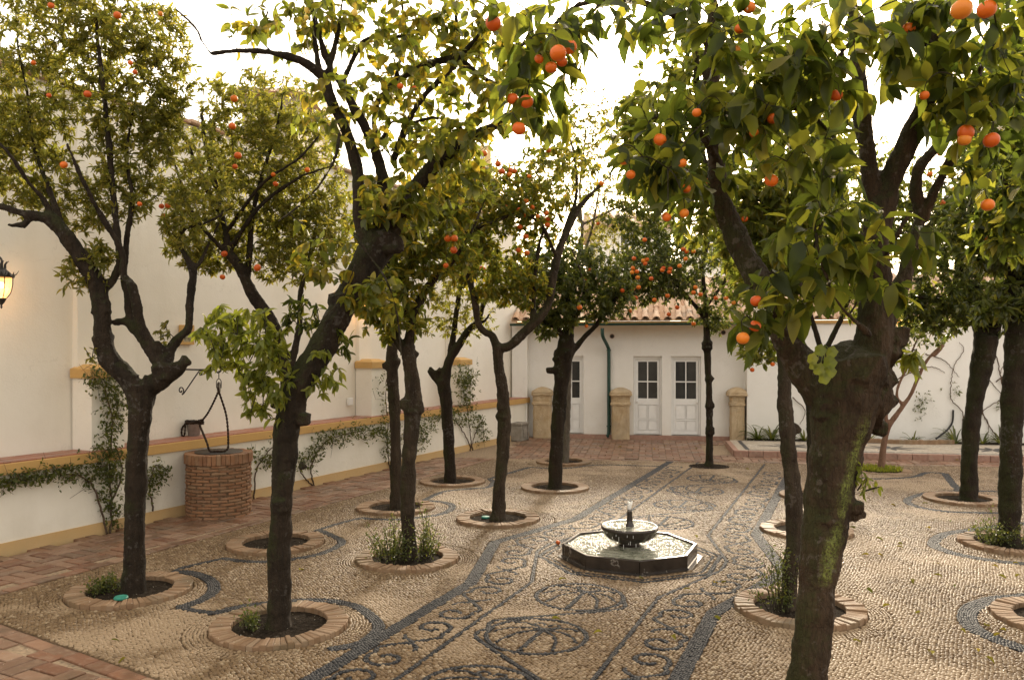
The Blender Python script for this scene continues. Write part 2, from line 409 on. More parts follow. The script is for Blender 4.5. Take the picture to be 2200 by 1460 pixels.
MT['picture'] = plain('glazed_picture_tile', (.30, .26, .17), .4, var=.5, scale=24)
MT['yellowwall'] = plain('yellow_render', (.66, .50, .26), .85, .2, var=.06, scale=2)
MT['beige'] = plain('beige_stone_render', (.42, .38, .31), .85, .2, var=.15, scale=3)
# ------------------------------------------------------------------ frames of the place
FC = np.array([1.30, 9.0])                                  # fountain centre on the ground
PD = np.array([.390, .921]); PR = np.array([.921, -.390])   # along the central path / to its right
def path(u, v, z=0.0): q = FC + u * PD + v * PR; return np.array([q[0], q[1], z])
WA = np.array([-5.67, 9.02]); WD = np.array([.4494, .8933]); WN = np.array([.8933, -.4494])
def wall(s, d, z): q = WA + s * WD + d * WN; return np.array([q[0], q[1], z])
def onwall(px, py, d=0.0):
    k = (px - 1100) / FPX; Y = (d + WA @ WN) / (k * WN[0] + WN[1]); return at(px, py, Y)
def wall_s(px, d=0.0): p = onwall(px, HY, d); return (p[:2] - WA) @ WD
BA = np.array([.46, 21.25]); BD = np.array([.9865, -.1638]); BN = np.array([-.1638, -.9865])
def bld(s, d, z): q = BA + s * BD + d * BN; return np.array([q[0], q[1], z])
def onbld(px, py, d=0.0):
    k = (px - 1100) / FPX; Y = (d + BA @ BN) / (k * BN[0] + BN[1]); return at(px, py, Y)
def bld_s(px, d=0.0): p = onbld(px, HY, d); return (p[:2] - BA) @ BD
def fbox(fr, s0, s1, d0, d1, z0, z1):                       # box in a wall's frame, outward winding
    o = fr(s0, d1, z0)
    return box_frame(o, fr(s1, d1, z0) - o, fr(s0, d0, z0) - fr(s0, d1, z0), np.array([0, 0, z1 - z0]))

# ------------------------------------------------------------------ ground sheets
def sheet(name, poly, z, m, sub=0):
    a = Acc(); a.addl([(x, y, z) for x, y in poly], [tuple(range(len(poly)))]); return a.build(name, m, kind='structure')
gm = plain('earth', (.16, .12, .075), .95, .2, var=.3, scale=2)
sheet('ground', [(-300, -200), (300, -200), (300, 500), (-300, 500)], -.10, gm)
sheet('pavement_bed', [(-9.5, -3), (16, -3), (16, 19.0), (16, 20), (.4, 22.5), (-3, 16)], -.004, MT['mortar'])
MP = np.array([(-4.94, 7.22), (6.0, .27), (14.0, 3.0), (14.0, 15.15), (9.88, 15.70), (.17, 16.90), (-.36, 16.96)])
sheet('mosaic_bed', MP, .002, MT['mosaicbase'])
def inpoly(P, poly):
    x, y = P[:, 0], P[:, 1]; c = np.zeros(len(P), bool); n = len(poly); j = n - 1
    for i in range(n):
        xi, yi = poly[i]; xj, yj = poly[j]
        c ^= ((yi > y) != (yj > y)) & (x < (xj - xi) * (y - yi) / (yj - yi + 1e-12) + xi); j = i
    return c
def polydist(P, poly):
    d = np.full(len(P), 1e9)
    for i in range(len(poly)):
        a, b = np.asarray(poly[i]), np.asarray(poly[(i + 1) % len(poly)])
        t = np.clip(((P - a) @ (b - a)) / ((b - a) @ (b - a)), 0, 1); d = np.minimum(d, np.linalg.norm(P - (a + t[:, None] * (b - a)), axis=1))
    return d
def inview(P, m=520):
    px = 1100 + FPX * P[:, 0] / np.maximum(P[:, 1], .3); py = HY + FPX * H / np.maximum(P[:, 1], .3)
    return (P[:, 1] > 3.6) & (px > -m) & (px < 2200 + m) & (py < 1460 + 190)

# ------------------------------------------------------------------ tree rings (brick kerbs) and where they lie
RINGS = {  # name: (pixel x, pixel y of the ring centre, has brick kerb)
 'knob': (280, 1272, 1), 'lean': (601, 1347, 1), 'mid_a': (876, 1203, 1), 'twin': (850, 1093, 1), 'far_a': (972, 1037, 1), 'slim': (1070, 1117, 1),
 'stump': (1192, 1050, 1), 'pale': (1211, 994, 1), 'axis': (1523, 1002, 0), 'near': (1722, 1640, 1), 'right_a': (1717, 1311, 1), 'right_b': (1732, 1142, 1),
 'right_c': (1755, 1068, 1), 'pink': (1890, 1011, 2), 'dark_a': (2070, 1075, 1), 'dark_b': (2172, 1172, 1), 'edge': (2290, 1335, 1), 'hidden': (593, 1170, 1)}
RC = {k: ground(v[0], v[1]) for k, v in RINGS.items()}
R_OUT, R_IN = .555, .385
RCA = np.array([RC[k][:2] for k in RINGS]); RKB = np.array([RINGS[k][2] for k in RINGS])
RRAD = np.where(RKB == 0, R_IN + .0, R_OUT)
def ringdist(P): return (np.linalg.norm(P[:, None] - RCA[None], axis=2) - RRAD[None]).min(1)

# ------------------------------------------------------------------ dark pebble drawing of the mosaic: strokes (polyline, width)
ST = []
def stroke(P, w, smooth=True):
    P = np.asarray(P, float)[:, :2]
    if smooth and len(P) > 2: P = catmull(np.c_[P, np.zeros(len(P))], np.ones(len(P)), .02)[0][:, :2]
    else:
        o = [P[:1]]
        for a, b in zip(P[:-1], P[1:]):
            n = max(1, int(np.linalg.norm(b - a) / .02)); o.append(a + (b - a) * (np.arange(1, n + 1) / n)[:, None])
        P = np.vstack(o)
    ST.append((P, w))
def pth(L): return [path(u, v)[:2] for u, v in L]
for sg in (-1, 1):
    stroke(pth([(-6.5, sg * 1.17), (-1.6, sg * 1.17), (0, sg * 1.63), (1.6, sg * 1.17), (8.2, sg * 1.17)]), .13, False)
    stroke(pth([(-6.5, sg * .63), (-1.35, sg * .63), (-.2, sg * 1.02), (.2, sg * 1.02), (1.35, sg * .63), (8.0, sg * .63)]), .032, False)
oc = [path(1.0 * math.cos(a), 1.0 * math.sin(a))[:2] for a in np.radians(np.arange(9) * 45 + 22.5)]
stroke(oc, .045, False)
stroke([path(.92 * math.cos(a), .92 * math.sin(a))[:2] for a in np.radians(np.arange(9) * 45 + 22.5)], .028, False)
def spiral(cu, cv, r, a0, turns, sg, fr):
    t = np.linspace(0, 1, 40); a = a0 + sg * turns * 2 * math.pi * t; rr = r * (1 - .68 * t)
    return [fr(cu + x, cv + y) for x, y in zip(rr * np.cos(a), rr * np.sin(a))]
def band(sg):                                # centre line of the scroll band, by arc length
    P = np.array([(-6.5, .9), (-1.5, .9), (0, 1.32), (1.5, .9), (8.0, .9)]); P[:, 1] *= sg
    L = np.r_[0, np.cumsum(np.linalg.norm(np.diff(P, axis=0), axis=1))]; mid = np.interp(0, P[:, 0], L)
    def f(s, o):
        s = s + mid; i = min(len(L) - 2, max(0, np.searchsorted(L, s) - 1)); d = (P[i + 1] - P[i]) / (L[i + 1] - L[i]); q = P[i] + d * (s - L[i])
        return path(*(q + o * np.array([-d[1], d[0]])))[:2]
    return f
for sg in (-1, 1):
    fb = band(sg); k = 0
    for c in np.arange(-5.5, 7.6, 1.1):
        fl = 1 if (k % 2 == 0) else -1; k += 1
        r = .165
        A = spiral(c - .36, 0, r, math.radians(-60 * fl), 1.02, -fl, fb); B = spiral(c + .36, 0, r, math.radians(180 - 60 * fl), 1.02, -fl, fb)
        stroke(A[::-1] + [fb(c - .17, -.165 * fl), fb(c, 0), fb(c + .17, .165 * fl)] + B, .034)
        stroke([fb(c - .02, 0), fb(c - .07, .09 * fl), fb(c - .14, .12 * fl)], .03); stroke([fb(c + .02, 0), fb(c + .07, -.09 * fl), fb(c + .14, -.12 * fl)], .03)
MED = [-4.95, -3.83, -2.72, -1.61, 1.85, 3.15, 4.45, 5.75]
for i, u in enumerate(MED):
    R0 = .40; s = 1 if i % 2 == 0 else -1; v0 = -.05
    stroke([path(u + R0 * math.cos(a), v0 + R0 * math.sin(a))[:2] for a in np.linspace(0, 2 * math.pi, 60)], .036)
    hs_ = 1 if u < 0 else -1                 # the fan opens away from the fountain
    hub = (u + hs_ * .17, v0)
    for a in (-128, -84, -42, 42, 84, 128):
        A = math.radians(a); e = (u - hs_ * .355 * math.cos(A), v0 + .355 * math.sin(A)); m_ = (hub[0] * .5 + e[0] * .5 + hs_ * .055 * math.sin(abs(A) * .75), hub[1] * .5 + e[1] * .5 + .05 * np.sign(A))
        stroke(pth([hub, m_, e]), .026)
    stroke(pth([hub, (u - hs_ * .1, v0), (u - hs_ * .355, v0)]), .04)
    for w_ in (-1, 1): stroke(spiral(u + hs_ * .25, v0 + w_ * .075, .055, math.radians(-90 * w_), .8, hs_ * w_, lambda a, b: path(a, b)[:2]), .022)
    if i + 1 < len(MED) and i != 3:
        u2 = MED[i + 1]
        stroke(pth([(u - .06, v0 - s * R0), (u + .2, v0 - s * .44), ((u + u2) / 2, v0), (u2 - .2, v0 + s * .44), (u2 + .06, v0 + s * R0)][:]), .034)
def gp(L): return [ground(*p)[:2] for p in L]
stroke(gp([(709, 1396), (775, 1382), (811, 1354), (808, 1335), (773, 1307), (728, 1294), (677, 1290), (630, 1292), (575, 1297), (520, 1304), (458, 1319)]), .10)
stroke(gp([(458, 1319), (420, 1313), (385, 1306)]), .07); stroke(gp([(385, 1306), (437, 1288), (460, 1266), (447, 1244), (406, 1231), (372, 1231)]), .115)
stroke(gp([(372, 1231), (395, 1220), (479, 1200)]), .06); stroke(gp([(479, 1200), (520, 1206), (572, 1207), (626, 1202), (687, 1191), (728, 1173), (733, 1162), (712, 1151), (690, 1141), (678, 1141)]), .09)
stroke(gp([(678, 1141), (728, 1125), (776, 1113)]), .07); stroke(gp([(776, 1113), (800, 1116), (824, 1117), (859, 1117), (929, 1109), (962, 1099), (972, 1088), (957, 1080), (910, 1075)]), .10)
stroke(gp([(910, 1075), (953, 1057), (1011, 1050), (1048, 1047), (1060, 1036), (1052, 1029)]), .09); stroke(gp([(1052, 1029), (1093, 1017), (1138, 1004)]), .09)
stroke(gp([(1138, 1004), (1187, 1007), (1230, 1005), (1286, 999), (1414, 1002)]), .08)
stroke(gp([(2400, 1262), (2280, 1268), (2200, 1282), (2132, 1289), (2090, 1305), (2077, 1326), (2091, 1350), (2132, 1371), (2200, 1395), (2300, 1420)]), .15)
stroke(gp([(2240, 1122), (2160, 1130), (2095, 1138), (2035, 1147), (2008, 1162), (2012, 1176), (2064, 1193), (2149, 1207), (2240, 1214)]), .13)
stroke(gp([(2140, 1056), (2064, 1055), (1995, 1059), (1956, 1070), (1950, 1080), (1978, 1091), (2029, 1099), (2084, 1102), (2150, 1103)]), .11)
stroke(gp([(2062, 1056), (2043, 1035), (2030, 1018)]), .12, False); stroke(gp([(2030, 1018), (1992, 1016), (1961, 1025), (1892, 1029), (1831, 1026), (1790, 1020)]), .10)
for k in ('knob', 'hidden'):                 # ring of dark stones half round a few kerbs is traced above; nothing more here
    pass

# ------------------------------------------------------------------ pebbles: positions, instanced by geometry nodes
GX0, GY0, GS = -8.0, 3.0, .01
GW, GH = int(22 / GS), int(15 / GS)
occ = np.zeros((GW, GH), bool)
def stamp(P, r):
    k = int(math.ceil(r / GS)); ox, oy = np.meshgrid(np.arange(-k, k + 1), np.arange(-k, k + 1)); s = (ox ** 2 + oy ** 2) * GS * GS <= r * r
    ox, oy = ox[s], oy[s]; ix = ((P[:, 0] - GX0) / GS).astype(int)[:, None] + ox; iy = ((P[:, 1] - GY0) / GS).astype(int)[:, None] + oy
    ok = (ix >= 0) & (ix < GW) & (iy >= 0) & (iy < GH); occ[ix[ok], iy[ok]] = True
def isocc(P):
    ix = ((P[:, 0] - GX0) / GS).astype(int); iy = ((P[:, 1] - GY0) / GS).astype(int)
    ok = (ix >= 0) & (ix < GW) & (iy >= 0) & (iy < GH); r = np.zeros(len(P), bool); r[ok] = occ[ix[ok], iy[ok]]; return r
dp, da, dl = [], [], []
for P, w in ST:
    T = np.gradient(P, axis=0); T /= np.linalg.norm(T, axis=1)[:, None] + 1e-9; N = np.c_[-T[:, 1], T[:, 0]]
    rows = max(1, int(round(w / .019))); offs = (np.arange(rows) - (rows - 1) / 2) * (w / rows)
    Ls = np.r_[0, np.cumsum(np.linalg.norm(np.diff(P, axis=0), axis=1))]
    for r, o in enumerate(offs):
        s = np.arange((r % 2) * .014, Ls[-1], .029); s = s + RNG.uniform(-.004, .004, len(s))
        q = np.c_[np.interp(s, Ls, P[:, 0]), np.interp(s, Ls, P[:, 1])]; n = np.c_[np.interp(s, Ls, N[:, 0]), np.interp(s, Ls, N[:, 1])]; t = np.c_[n[:, 1], -n[:, 0]]
        q = q + n * (o + RNG.uniform(-.003, .003, len(s)))[:, None]
        dp.append(q); da.append(np.arctan2(t[:, 1], t[:, 0]) + RNG.normal(0, .25, len(s)))
    stamp(P[inview(P, 400)], w / 2 + .007) if inview(P, 400).any() else None
DL = []
for P, w in ST:                              # dark bedding mortar under every drawn line
    ok_ = inview(P, 400) & inpoly(P, MP) & (ringdist(P) > .02); N_ = np.gradient(P, axis=0); N_ /= np.linalg.norm(N_, axis=1)[:, None] + 1e-9; N_ = np.c_[-N_[:, 1], N_[:, 0]] * (w / 2 + .004)
    A_, B_2 = P + N_, P - N_; k_ = np.where(ok_[:-1] & ok_[1:])[0]
    if len(k_): DL.append((np.r_[np.c_[A_, np.full(len(P), .0058)], np.c_[B_2, np.full(len(P), .0058)]], np.stack([k_, k_ + len(P), k_ + len(P) + 1, k_ + 1], 1)))
dp = np.vstack(dp); da = np.concatenate(da)
k = inview(dp) & inpoly(dp, MP) & (ringdist(dp) > .012) & (np.linalg.norm(dp - FC, axis=1) > .80); dp, da = dp[k], da[k]
lp, la, lsz = [], [], []
for (c, kb) in zip(RCA, RKB):                # concentric courses round each kerb
    r0 = R_IN if kb == 0 else R_OUT
    for j in range(7):
        r = r0 + .020 + j * .027; n = int(2 * math.pi * r / .035); a = np.arange(n) / n * 2 * math.pi + RNG.uniform(0, 1)
        lp.append(c + r * np.c_[np.cos(a), np.sin(a)] + RNG.normal(0, .003, (n, 2))); la.append(a + math.pi / 2 + RNG.normal(0, .2, n)); lsz.append(np.full(n, 1.12 if j == 0 else .92))
cp = np.vstack(lp); ca = np.concatenate(la); cs = np.concatenate(lsz)
k = inview(cp) & inpoly(cp, MP) & ~isocc(cp) & (ringdist(cp) > .015); cp, ca, cs = cp[k], ca[k], cs[k]
SP = .0325
ii, jj = np.meshgrid(np.arange(int(24 / SP)), np.arange(int(16 / (SP * .84))))
hx = np.c_[(ii.ravel() + .5 * (jj.ravel() % 2)) * SP - 9, jj.ravel() * SP * .84 + 3.2]
rot = .4; q = hx - FC; hx = hx[inview(hx)]
wob = .012 * np.c_[np.sin(hx[:, 1] * 5.1 + hx[:, 0]), np.cos(hx[:, 0] * 4.3)]
hx = hx + wob + RNG.uniform(-.007, .007, hx.shape)
k = inpoly(hx, MP) & (polydist(hx, MP) > .02); hx = hx[k]
k = ~isocc(hx) & (ringdist(hx) > .205) & (np.linalg.norm(hx - FC, axis=1) > .80); hx = hx[k]
ha = np.sin(hx[:, 0] * 1.1) * .7 + np.cos(hx[:, 1] * .8) * .7 + RNG.normal(0, .5, len(hx)); hs = RNG.uniform(.86, 1.14, len(hx))
lp = np.vstack([cp, hx]); la = np.concatenate([ca, ha]); lsz = np.concatenate([cs, hs])

bed = Acc()
for n_, (V_, F_) in enumerate(DL): V_[:, 2] += n_ * .00001; bed.add(V_, F_)
bed.build('dark_bedding', plain('dark_mortar', (.022, .021, .021), .85, .2, var=.3, scale=40), kind='stuff')
pv, pf = ico(2, 1.0)
pa = Acc(); pa.add(pv * np.array([.0195, .0148, .0105]), pf)
def pebble_field(name, P, A, S, m, z=.004):
    src = bpy.data.meshes.new(name + '_points'); src.vertices.add(len(P))
    zz = z + RNG.normal(0, .0014, len(P)) + .003 * np.sin(P[:, 0] * 3.1) * np.cos(P[:, 1] * 2.3)
    src.vertices.foreach_set('co', np.c_[P, zz].astype(np.float32).ravel())
    at_ = src.attributes.new('turn', 'FLOAT_VECTOR', 'POINT'); tl = RNG.normal(0, .12, (len(P), 2))
    at_.data.foreach_set('vector', np.c_[tl, A].astype(np.float32).ravel())
    at2 = src.attributes.new('size', 'FLOAT', 'POINT'); at2.data.foreach_set('value', S.astype(np.float32)); src.update()
    stone = pa.mesh(name + '_stone', m, smooth=True)
    g = bpy.data.node_groups.new(name + '_nodes', 'GeometryNodeTree')
    g.interface.new_socket('Geometry', in_out='INPUT', socket_type='NodeSocketGeometry'); g.interface.new_socket('Geometry', in_out='OUTPUT', socket_type='NodeSocketGeometry')
    N = g.nodes.new; i = N('NodeGroupInput'); o = N('NodeGroupOutput'); ins = N('GeometryNodeInstanceOnPoints')
    st = bpy.data.objects.new(name + '_source', stone); st['kind'] = 'helper'
    oi = N('GeometryNodeObjectInfo'); oi.inputs['Object'].default_value = st; oi.inputs['As Instance'].default_value = True
    na = N('GeometryNodeInputNamedAttribute'); na.data_type = 'FLOAT_VECTOR'; na.inputs[0].default_value = 'turn'
    nb = N('GeometryNodeInputNamedAttribute'); nb.data_type = 'FLOAT'; nb.inputs[0].default_value = 'size'
    L = g.links.new
    L(i.outputs[0], ins.inputs['Points']); L(oi.outputs['Geometry'], ins.inputs['Instance']); L(na.outputs[0], ins.inputs['Rotation']); L(nb.outputs[0], ins.inputs['Scale']); L(ins.outputs[0], o.inputs[0])
    ob = link(name, src, kind='stuff'); mo = ob.modifiers.new('scatter', 'NODES'); mo.node_group = g
    return ob
o = pebble_field('tan_pebbles', lp, la, lsz, MT['pebble']); tag(o, 'tan river pebbles set on edge across the whole courtyard mosaic', 'pebbles')
o = pebble_field('dark_pebbles', dp, da, RNG.uniform(.72, .95, len(dp)), MT['darkpebble'], .0055); tag(o, 'dark pebbles drawing the scrolls, medallions and border lines of the mosaic', 'pebbles')
print('pebbles', len(lp), len(dp))

# ------------------------------------------------------------------ brick kerbs round the trees and their soil
RLAB = {
 'knob': 'brick ring kerb round the forked knobbed trunk near the well', 'lean': 'brick ring kerb round the trunk of the leaning mossy tree', 'mid_a': 'brick ring kerb with the big green shrub round its trunk',
 'twin': 'brick ring kerb just behind the shrub ring, half hidden by its trunk', 'far_a': 'small brick ring kerb beside the ivy on the last wall pier', 'slim': 'brick ring kerb round the Y-shaped slim tree left of the fountain',
 'stump': 'brick ring kerb round the thick dark trunk in front of the narrow door', 'pale': 'far brick ring kerb at the edge of the red brick paving', 'near': 'brick ring kerb round the huge near trunk with lichen stripe',
 'right_a': 'brick ring kerb with radial bricks catching light and a wispy shrub inside', 'right_b': 'brick ring kerb with a teal cap, right of the fountain', 'right_c': 'brick ring kerb mostly hidden behind the huge near trunk',
 'pink': 'flat ring kerb filled with grass round the pale pinkish sapling', 'dark_a': 'brick ring kerb inside the smaller dark pebble curve on the right', 'dark_b': 'brick ring kerb with bushy weeds inside the wide dark curve on the right',
 'edge': 'brick ring kerb cut off by the right edge of the photo', 'hidden': 'brick ring kerb half hidden behind the leaning tree trunk'}
def wedge(n, h, b=.006):
    a = math.pi / n * .965; v = []
    for z, i in ((-.03, 0), (h - b, 0), (h, b)):
        for r, s in ((R_IN + i, -1), (R_OUT - i, -1), (R_OUT - i, 1), (R_IN + i, 1)):
            t = s * (a - i / r); v.append((r * math.cos(t), r * math.sin(t), z))
    f = [(8, 9, 10, 11)]
    for k in (0, 4):
        for i in range(4):
            j = (i + 1) % 4; f.append((k + i, k + j, k + 4 + j, k + 4 + i))
    return np.array(v), np.array(f)
NB = 66
wedge_me = {}
def ring(key):
    kx, ky, kb = RINGS[key]; c = RC[key]
    if kb == 0: 
        a = Acc(); disc(a, c, R_IN, .007, rough=.012); o = a.build('tree_pit_soil', MT['soil'], kind='structure', origin=tuple(c)); return
    t = thing('tree_ring_kerb', RLAB[key], 'kerb', c, 'brick ring kerbs round the trees')
    h = .052 if kb == 1 else .02; far = c[1] > 12.0
    if h not in wedge_me:
        v, f = wedge(NB, h); wedge_me[h] = Acc().add(v, f).mesh('ring_brick', MT['ringbrick'])
    if far:
        v, f = wedge(NB, h); a = Acc()
        for i in range(NB):
            r = i / NB * 2 * math.pi; q = np.array([[math.cos(r), -math.sin(r), 0], [math.sin(r), math.cos(r), 0], [0, 0, 1]])
            a.add(v @ q.T + c + np.array([0, 0, RNG.uniform(-.004, .004)]), f)
        a.build('kerb_bricks', MT['ringbrick'], t, kind='stuff')
    else:
        for i in range(NB):
            s = 1 + RNG.uniform(-.012, .010)
            b = link('brick', wedge_me[h], t, c + np.array([0, 0, RNG.uniform(-.005, .004)]), (RNG.normal(0, .008), RNG.normal(0, .008), i / NB * 2 * math.pi)); b.scale = (s, s, 1)
    a = Acc(); disc(a, c, R_OUT - .02, .0045); a.build('mortar_bed', MT['mortar'], t)
    a = Acc(); disc(a, c, R_IN + .012, .007, rough=.012); a.build('soil', MT['soil'], t, kind='stuff')
    if kb == 2:
        a = Acc(); n = 700; r = R_IN * np.sqrt(RNG.uniform(0, 1, n)); th = RNG.uniform(0, 6.283, n)
        B = c + np.c_[r * np.cos(th), r * np.sin(th), np.full(n, .02)]; d = RNG.normal(0, .5, (n, 3)); d[:, 2] = 1; leaves(a, B, d, RNG.uniform(.05, .11, n), .12, TF); a.build('grass', MT['leaf_fresh'], t, kind='stuff')
def disc(a, c, r, z, rough=0.0, n=40):
    m = 7; v = [np.r_[c[:2], z]]; f = []
    for k in range(1, m):
        for i in range(n):
            an = i / n * 6.28318; rr = r * k / (m - 1); v.append(np.array([c[0] + rr * math.cos(an), c[1] + rr * math.sin(an), z + (rough * RNG.uniform(0, 1) if k < m - 1 else 0)]))
    tr = [(0, 1 + i, 1 + (i + 1) % n) for i in range(n)]
    qd = [(1 + k * n + i, 1 + (k + 1) * n + i, 1 + (k + 1) * n + (i + 1) % n, 1 + k * n + (i + 1) % n) for k in range(m - 2) for i in range(n)]
    a.addl(v, tr + qd)

# ------------------------------------------------------------------ leaves (used by trees, vines, weeds)
TN = (np.array([(0, 0, 0), (.22, 0, -.01), (.52, 0, -.035), (.8, 0, -.10), (1, 0, -.19), (.22, .42, .07), (.52, .5, .05), (.8, .29, -.04), (.22, -.42, .07), (.52, -.5, .05), (.8, -.29, -.04)], float),
      np.array([(1, 2, 6, 5), (2, 3, 7, 6), (1, 8, 9, 2), (2, 9, 10, 3)]), np.array([(0, 1, 5), (3, 4, 7), (0, 8, 1), (3, 10, 4)]))
TF = (np.array([(0, 0, 0), (.5, 0, -.05), (1, 0, -.16), (.34, .5, .06), (.72, .36, -.02), (.34, -.5, .06), (.72, -.36, -.02)], float),
      np.array([(0, 1, 4, 3), (0, 5, 6, 1)]), np.array([(1, 2, 4), (1, 6, 2)]))
def leaf_frames(d, roll_up=.75):
    d = d / (np.linalg.norm(d, axis=1)[:, None] + 1e-9)
    nn = RNG.normal(0, 1, d.shape) * (1 - roll_up) + np.array([0, 0, 1.]) * roll_up + RNG.normal(0, .35, d.shape)
    y = np.cross(nn, d); y /= np.linalg.norm(y, axis=1)[:, None] + 1e-9
    return d, y, np.cross(d, y)
def leaves(acc, B, d, L, wr, T, curl=1.0, roll_up=.75):
    B = np.asarray(B, float); L = np.broadcast_to(np.asarray(L, float), (len(B),)); wr = np.broadcast_to(np.asarray(wr, float), (len(B),))
    x, y, z = leaf_frames(np.asarray(d, float), roll_up); cu = RNG.uniform(.4, 1.7, len(B)) * curl
    t = T[0]; V = B[:, None] + L[:, None, None] * (t[None, :, 0, None] * x[:, None] + (t[None, :, 1] * wr[:, None])[..., None] * y[:, None] + (t[None, :, 2] * cu[:, None])[..., None] * z[:, None])
    n = len(t); off = (np.arange(len(B)) * n)[:, None, None]
    acc.add(V.reshape(-1, 3), (((T[1][None] + off).reshape(-1, 4)), ((T[2][None] + off).reshape(-1, 3))))
for k_ in RINGS: ring(k_)

# ------------------------------------------------------------------ red brick paving round the mosaic
pav = thing('brick_paving', 'worn red clay bricks', 'paving', (0, 10, 0)); 
for k_ in ('label', 'category'): del pav[k_]
pav['kind'] = 'structure'
BL, BW = .285, .137
v, f = bevel_box(BL - .010, BW - .010, .034, .005); pv_me = Acc().add(v, f).mesh('clay_paver', MT['paver'])
cand = []
def weave(fr, s0, s1, d0, d1, keep):
    ang = math.atan2(fr(1, 0, 0)[1] - fr(0, 0, 0)[1], fr(1, 0, 0)[0] - fr(0, 0, 0)[0]); u = BL
    for i in range(int(s0 / u), int(s1 / u) + 1):
        for j in range(int(d0 / u), int(d1 / u) + 1):
            for k in (0, 1):
                if (i + j) % 2 == 0: c = fr((i + .5) * u, j * u + BW / 2 + k * (u - BW), 0); an = ang
                else: c = fr(i * u + BW / 2 + k * (u - BW), (j + .5) * u, 0); an = ang + math.pi / 2
                cand.append((c[0], c[1], an, keep))
weave(wall, -8, 17, .03, 6.5, 0); weave(bld, -1.2, 15, -.6, 6.0, 1)
C4 = np.array(cand)
P2 = C4[:, :2]
far_ = lambda P: (P - WA) @ WN                      # distance in front of the low wall
s_b = (P2 - BA) @ BD; d_b = (P2 - BA) @ BN
L1 = (P2 - MP[0]) @ np.array([.9043, -.4269])      # >0: on the mosaic side of its left edge
inm = inpoly(P2, MP); pdm = polydist(P2, MP)
border = (~inm) & (pdm < .20)
backzone = P2[:, 1] > (16.96 - .1236 * (P2[:, 0] - .17) - .02)
PLAT = np.array([bld(4.25, 3.0, 0)[:2], bld(15, 3.0, 0)[:2], bld(15, 1.15, 0)[:2], bld(4.25, 1.15, 0)[:2]])
ok = (~inm) & (pdm > .17) & (far_(P2) > .13) & inview(P2, 60)
ok &= np.where(C4[:, 3] == 1, backzone & (d_b > .32) & (s_b > -.1), ~backzone)
ok &= ~(inpoly(P2, PLAT + 0) )
B_ = [(x, y, a) for (x, y, a, _), o in zip(cand, ok) if o]
for i in range(len(MP)):                            # soldier border beside the mosaic
    a, b = MP[i], MP[(i + 1) % len(MP)]; t = b - a; L = np.linalg.norm(t); t /= L; nrm = np.array([t[1], -t[0]])
    for s in np.arange(BL / 2, L, BL):
        q = a + t * s + nrm * (BW / 2 + .01)
        if inview(q[None], 60)[0] and far_(q[None])[0] > .1: B_.append((q[0], q[1], math.atan2(t[1], t[0])))
B_ = np.array(B_)
px = pix(np.c_[B_[:, :2], np.zeros(len(B_))]); vis = (px[:, 0] > -20) & (px[:, 0] < 2220) & (px[:, 1] < 1475)
order = np.argsort(np.where(vis, B_[:, 1], B_[:, 1] + 100))
rest = Acc(); bv, bf = bevel_box(BL - .010, BW - .010, .034, .005)
for n_, i in enumerate(order):
    x, y, a = B_[i]; z = -.022 + RNG.normal(0, .0022); rx, ry = RNG.normal(0, .006, 2); a += RNG.normal(0, .012)
    if n_ < 290: link('brick', pv_me, pav, (x, y, z), (rx, ry, a))
    else:
        ca_, sa_ = math.cos(a), math.sin(a); q = np.array([[ca_, -sa_, 0], [sa_, ca_, 0], [0, 0, 1]]); w = bv.copy(); w[:, 2] += w[:, 0] * rx + w[:, 1] * ry
        rest.add(w @ q.T + np.array([x, y, z]), bf)
rest.build('paving_bricks', MT['paver'], pav, kind='stuff'); print('pavers', len(B_))

# ------------------------------------------------------------------ long garden wall on the left: low bench wall, ledge, tall wall behind
S0, S1 = -9.0, 13.55
LH, LD = 1.03, .39
gw = thing('bench_wall', 'long low cream wall with ochre bands and a red tiled ledge', 'wall', wall(0, 0, 0))
a = Acc(); a.add(fbox(wall, S0, S1, -LD + .003, 0, .14, LH - .135), BOXF); a.build('wall_face', MT['wall'], gw)
a = Acc(); a.add(fbox(wall, S0, S1 + .01, -LD + .003, .022, -.06, .14), BOXF); a.build('base_band', MT['ochre'], gw)
v, f = full_bevel_box(S1 - S0 + .02, LD + .045, .125, .006)
o = Acc().add(v, f).build('ledge_band', MT['ochre'], gw, origin=(0, 0, 0)); o.location = Vector(wall((S0 + S1) / 2, -LD / 2 + .028, LH - .0725) - wloc(gw)); o.rotation_euler = (0, 0, math.atan2(WD[1], WD[0]))
tl, td = .30, LD / 2 + .012
v, f = bevel_box(tl - .006, td - .006, .018, .004); tile_me = Acc().add(v, f).mesh('ledge_tile', MT['ledgetile'])
for i in range(int((S1 + 2.2) / tl)):
    for k in (0, 1):
        c = wall(-2.0 + (i + .5) * tl, -LD + .005 + (k + .5) * td, LH - .010 + RNG.normal(0, .0012)); link('ledge_tile', tile_me, gw, c, (RNG.normal(0, .004), 0, math.atan2(WD[1], WD[0])))
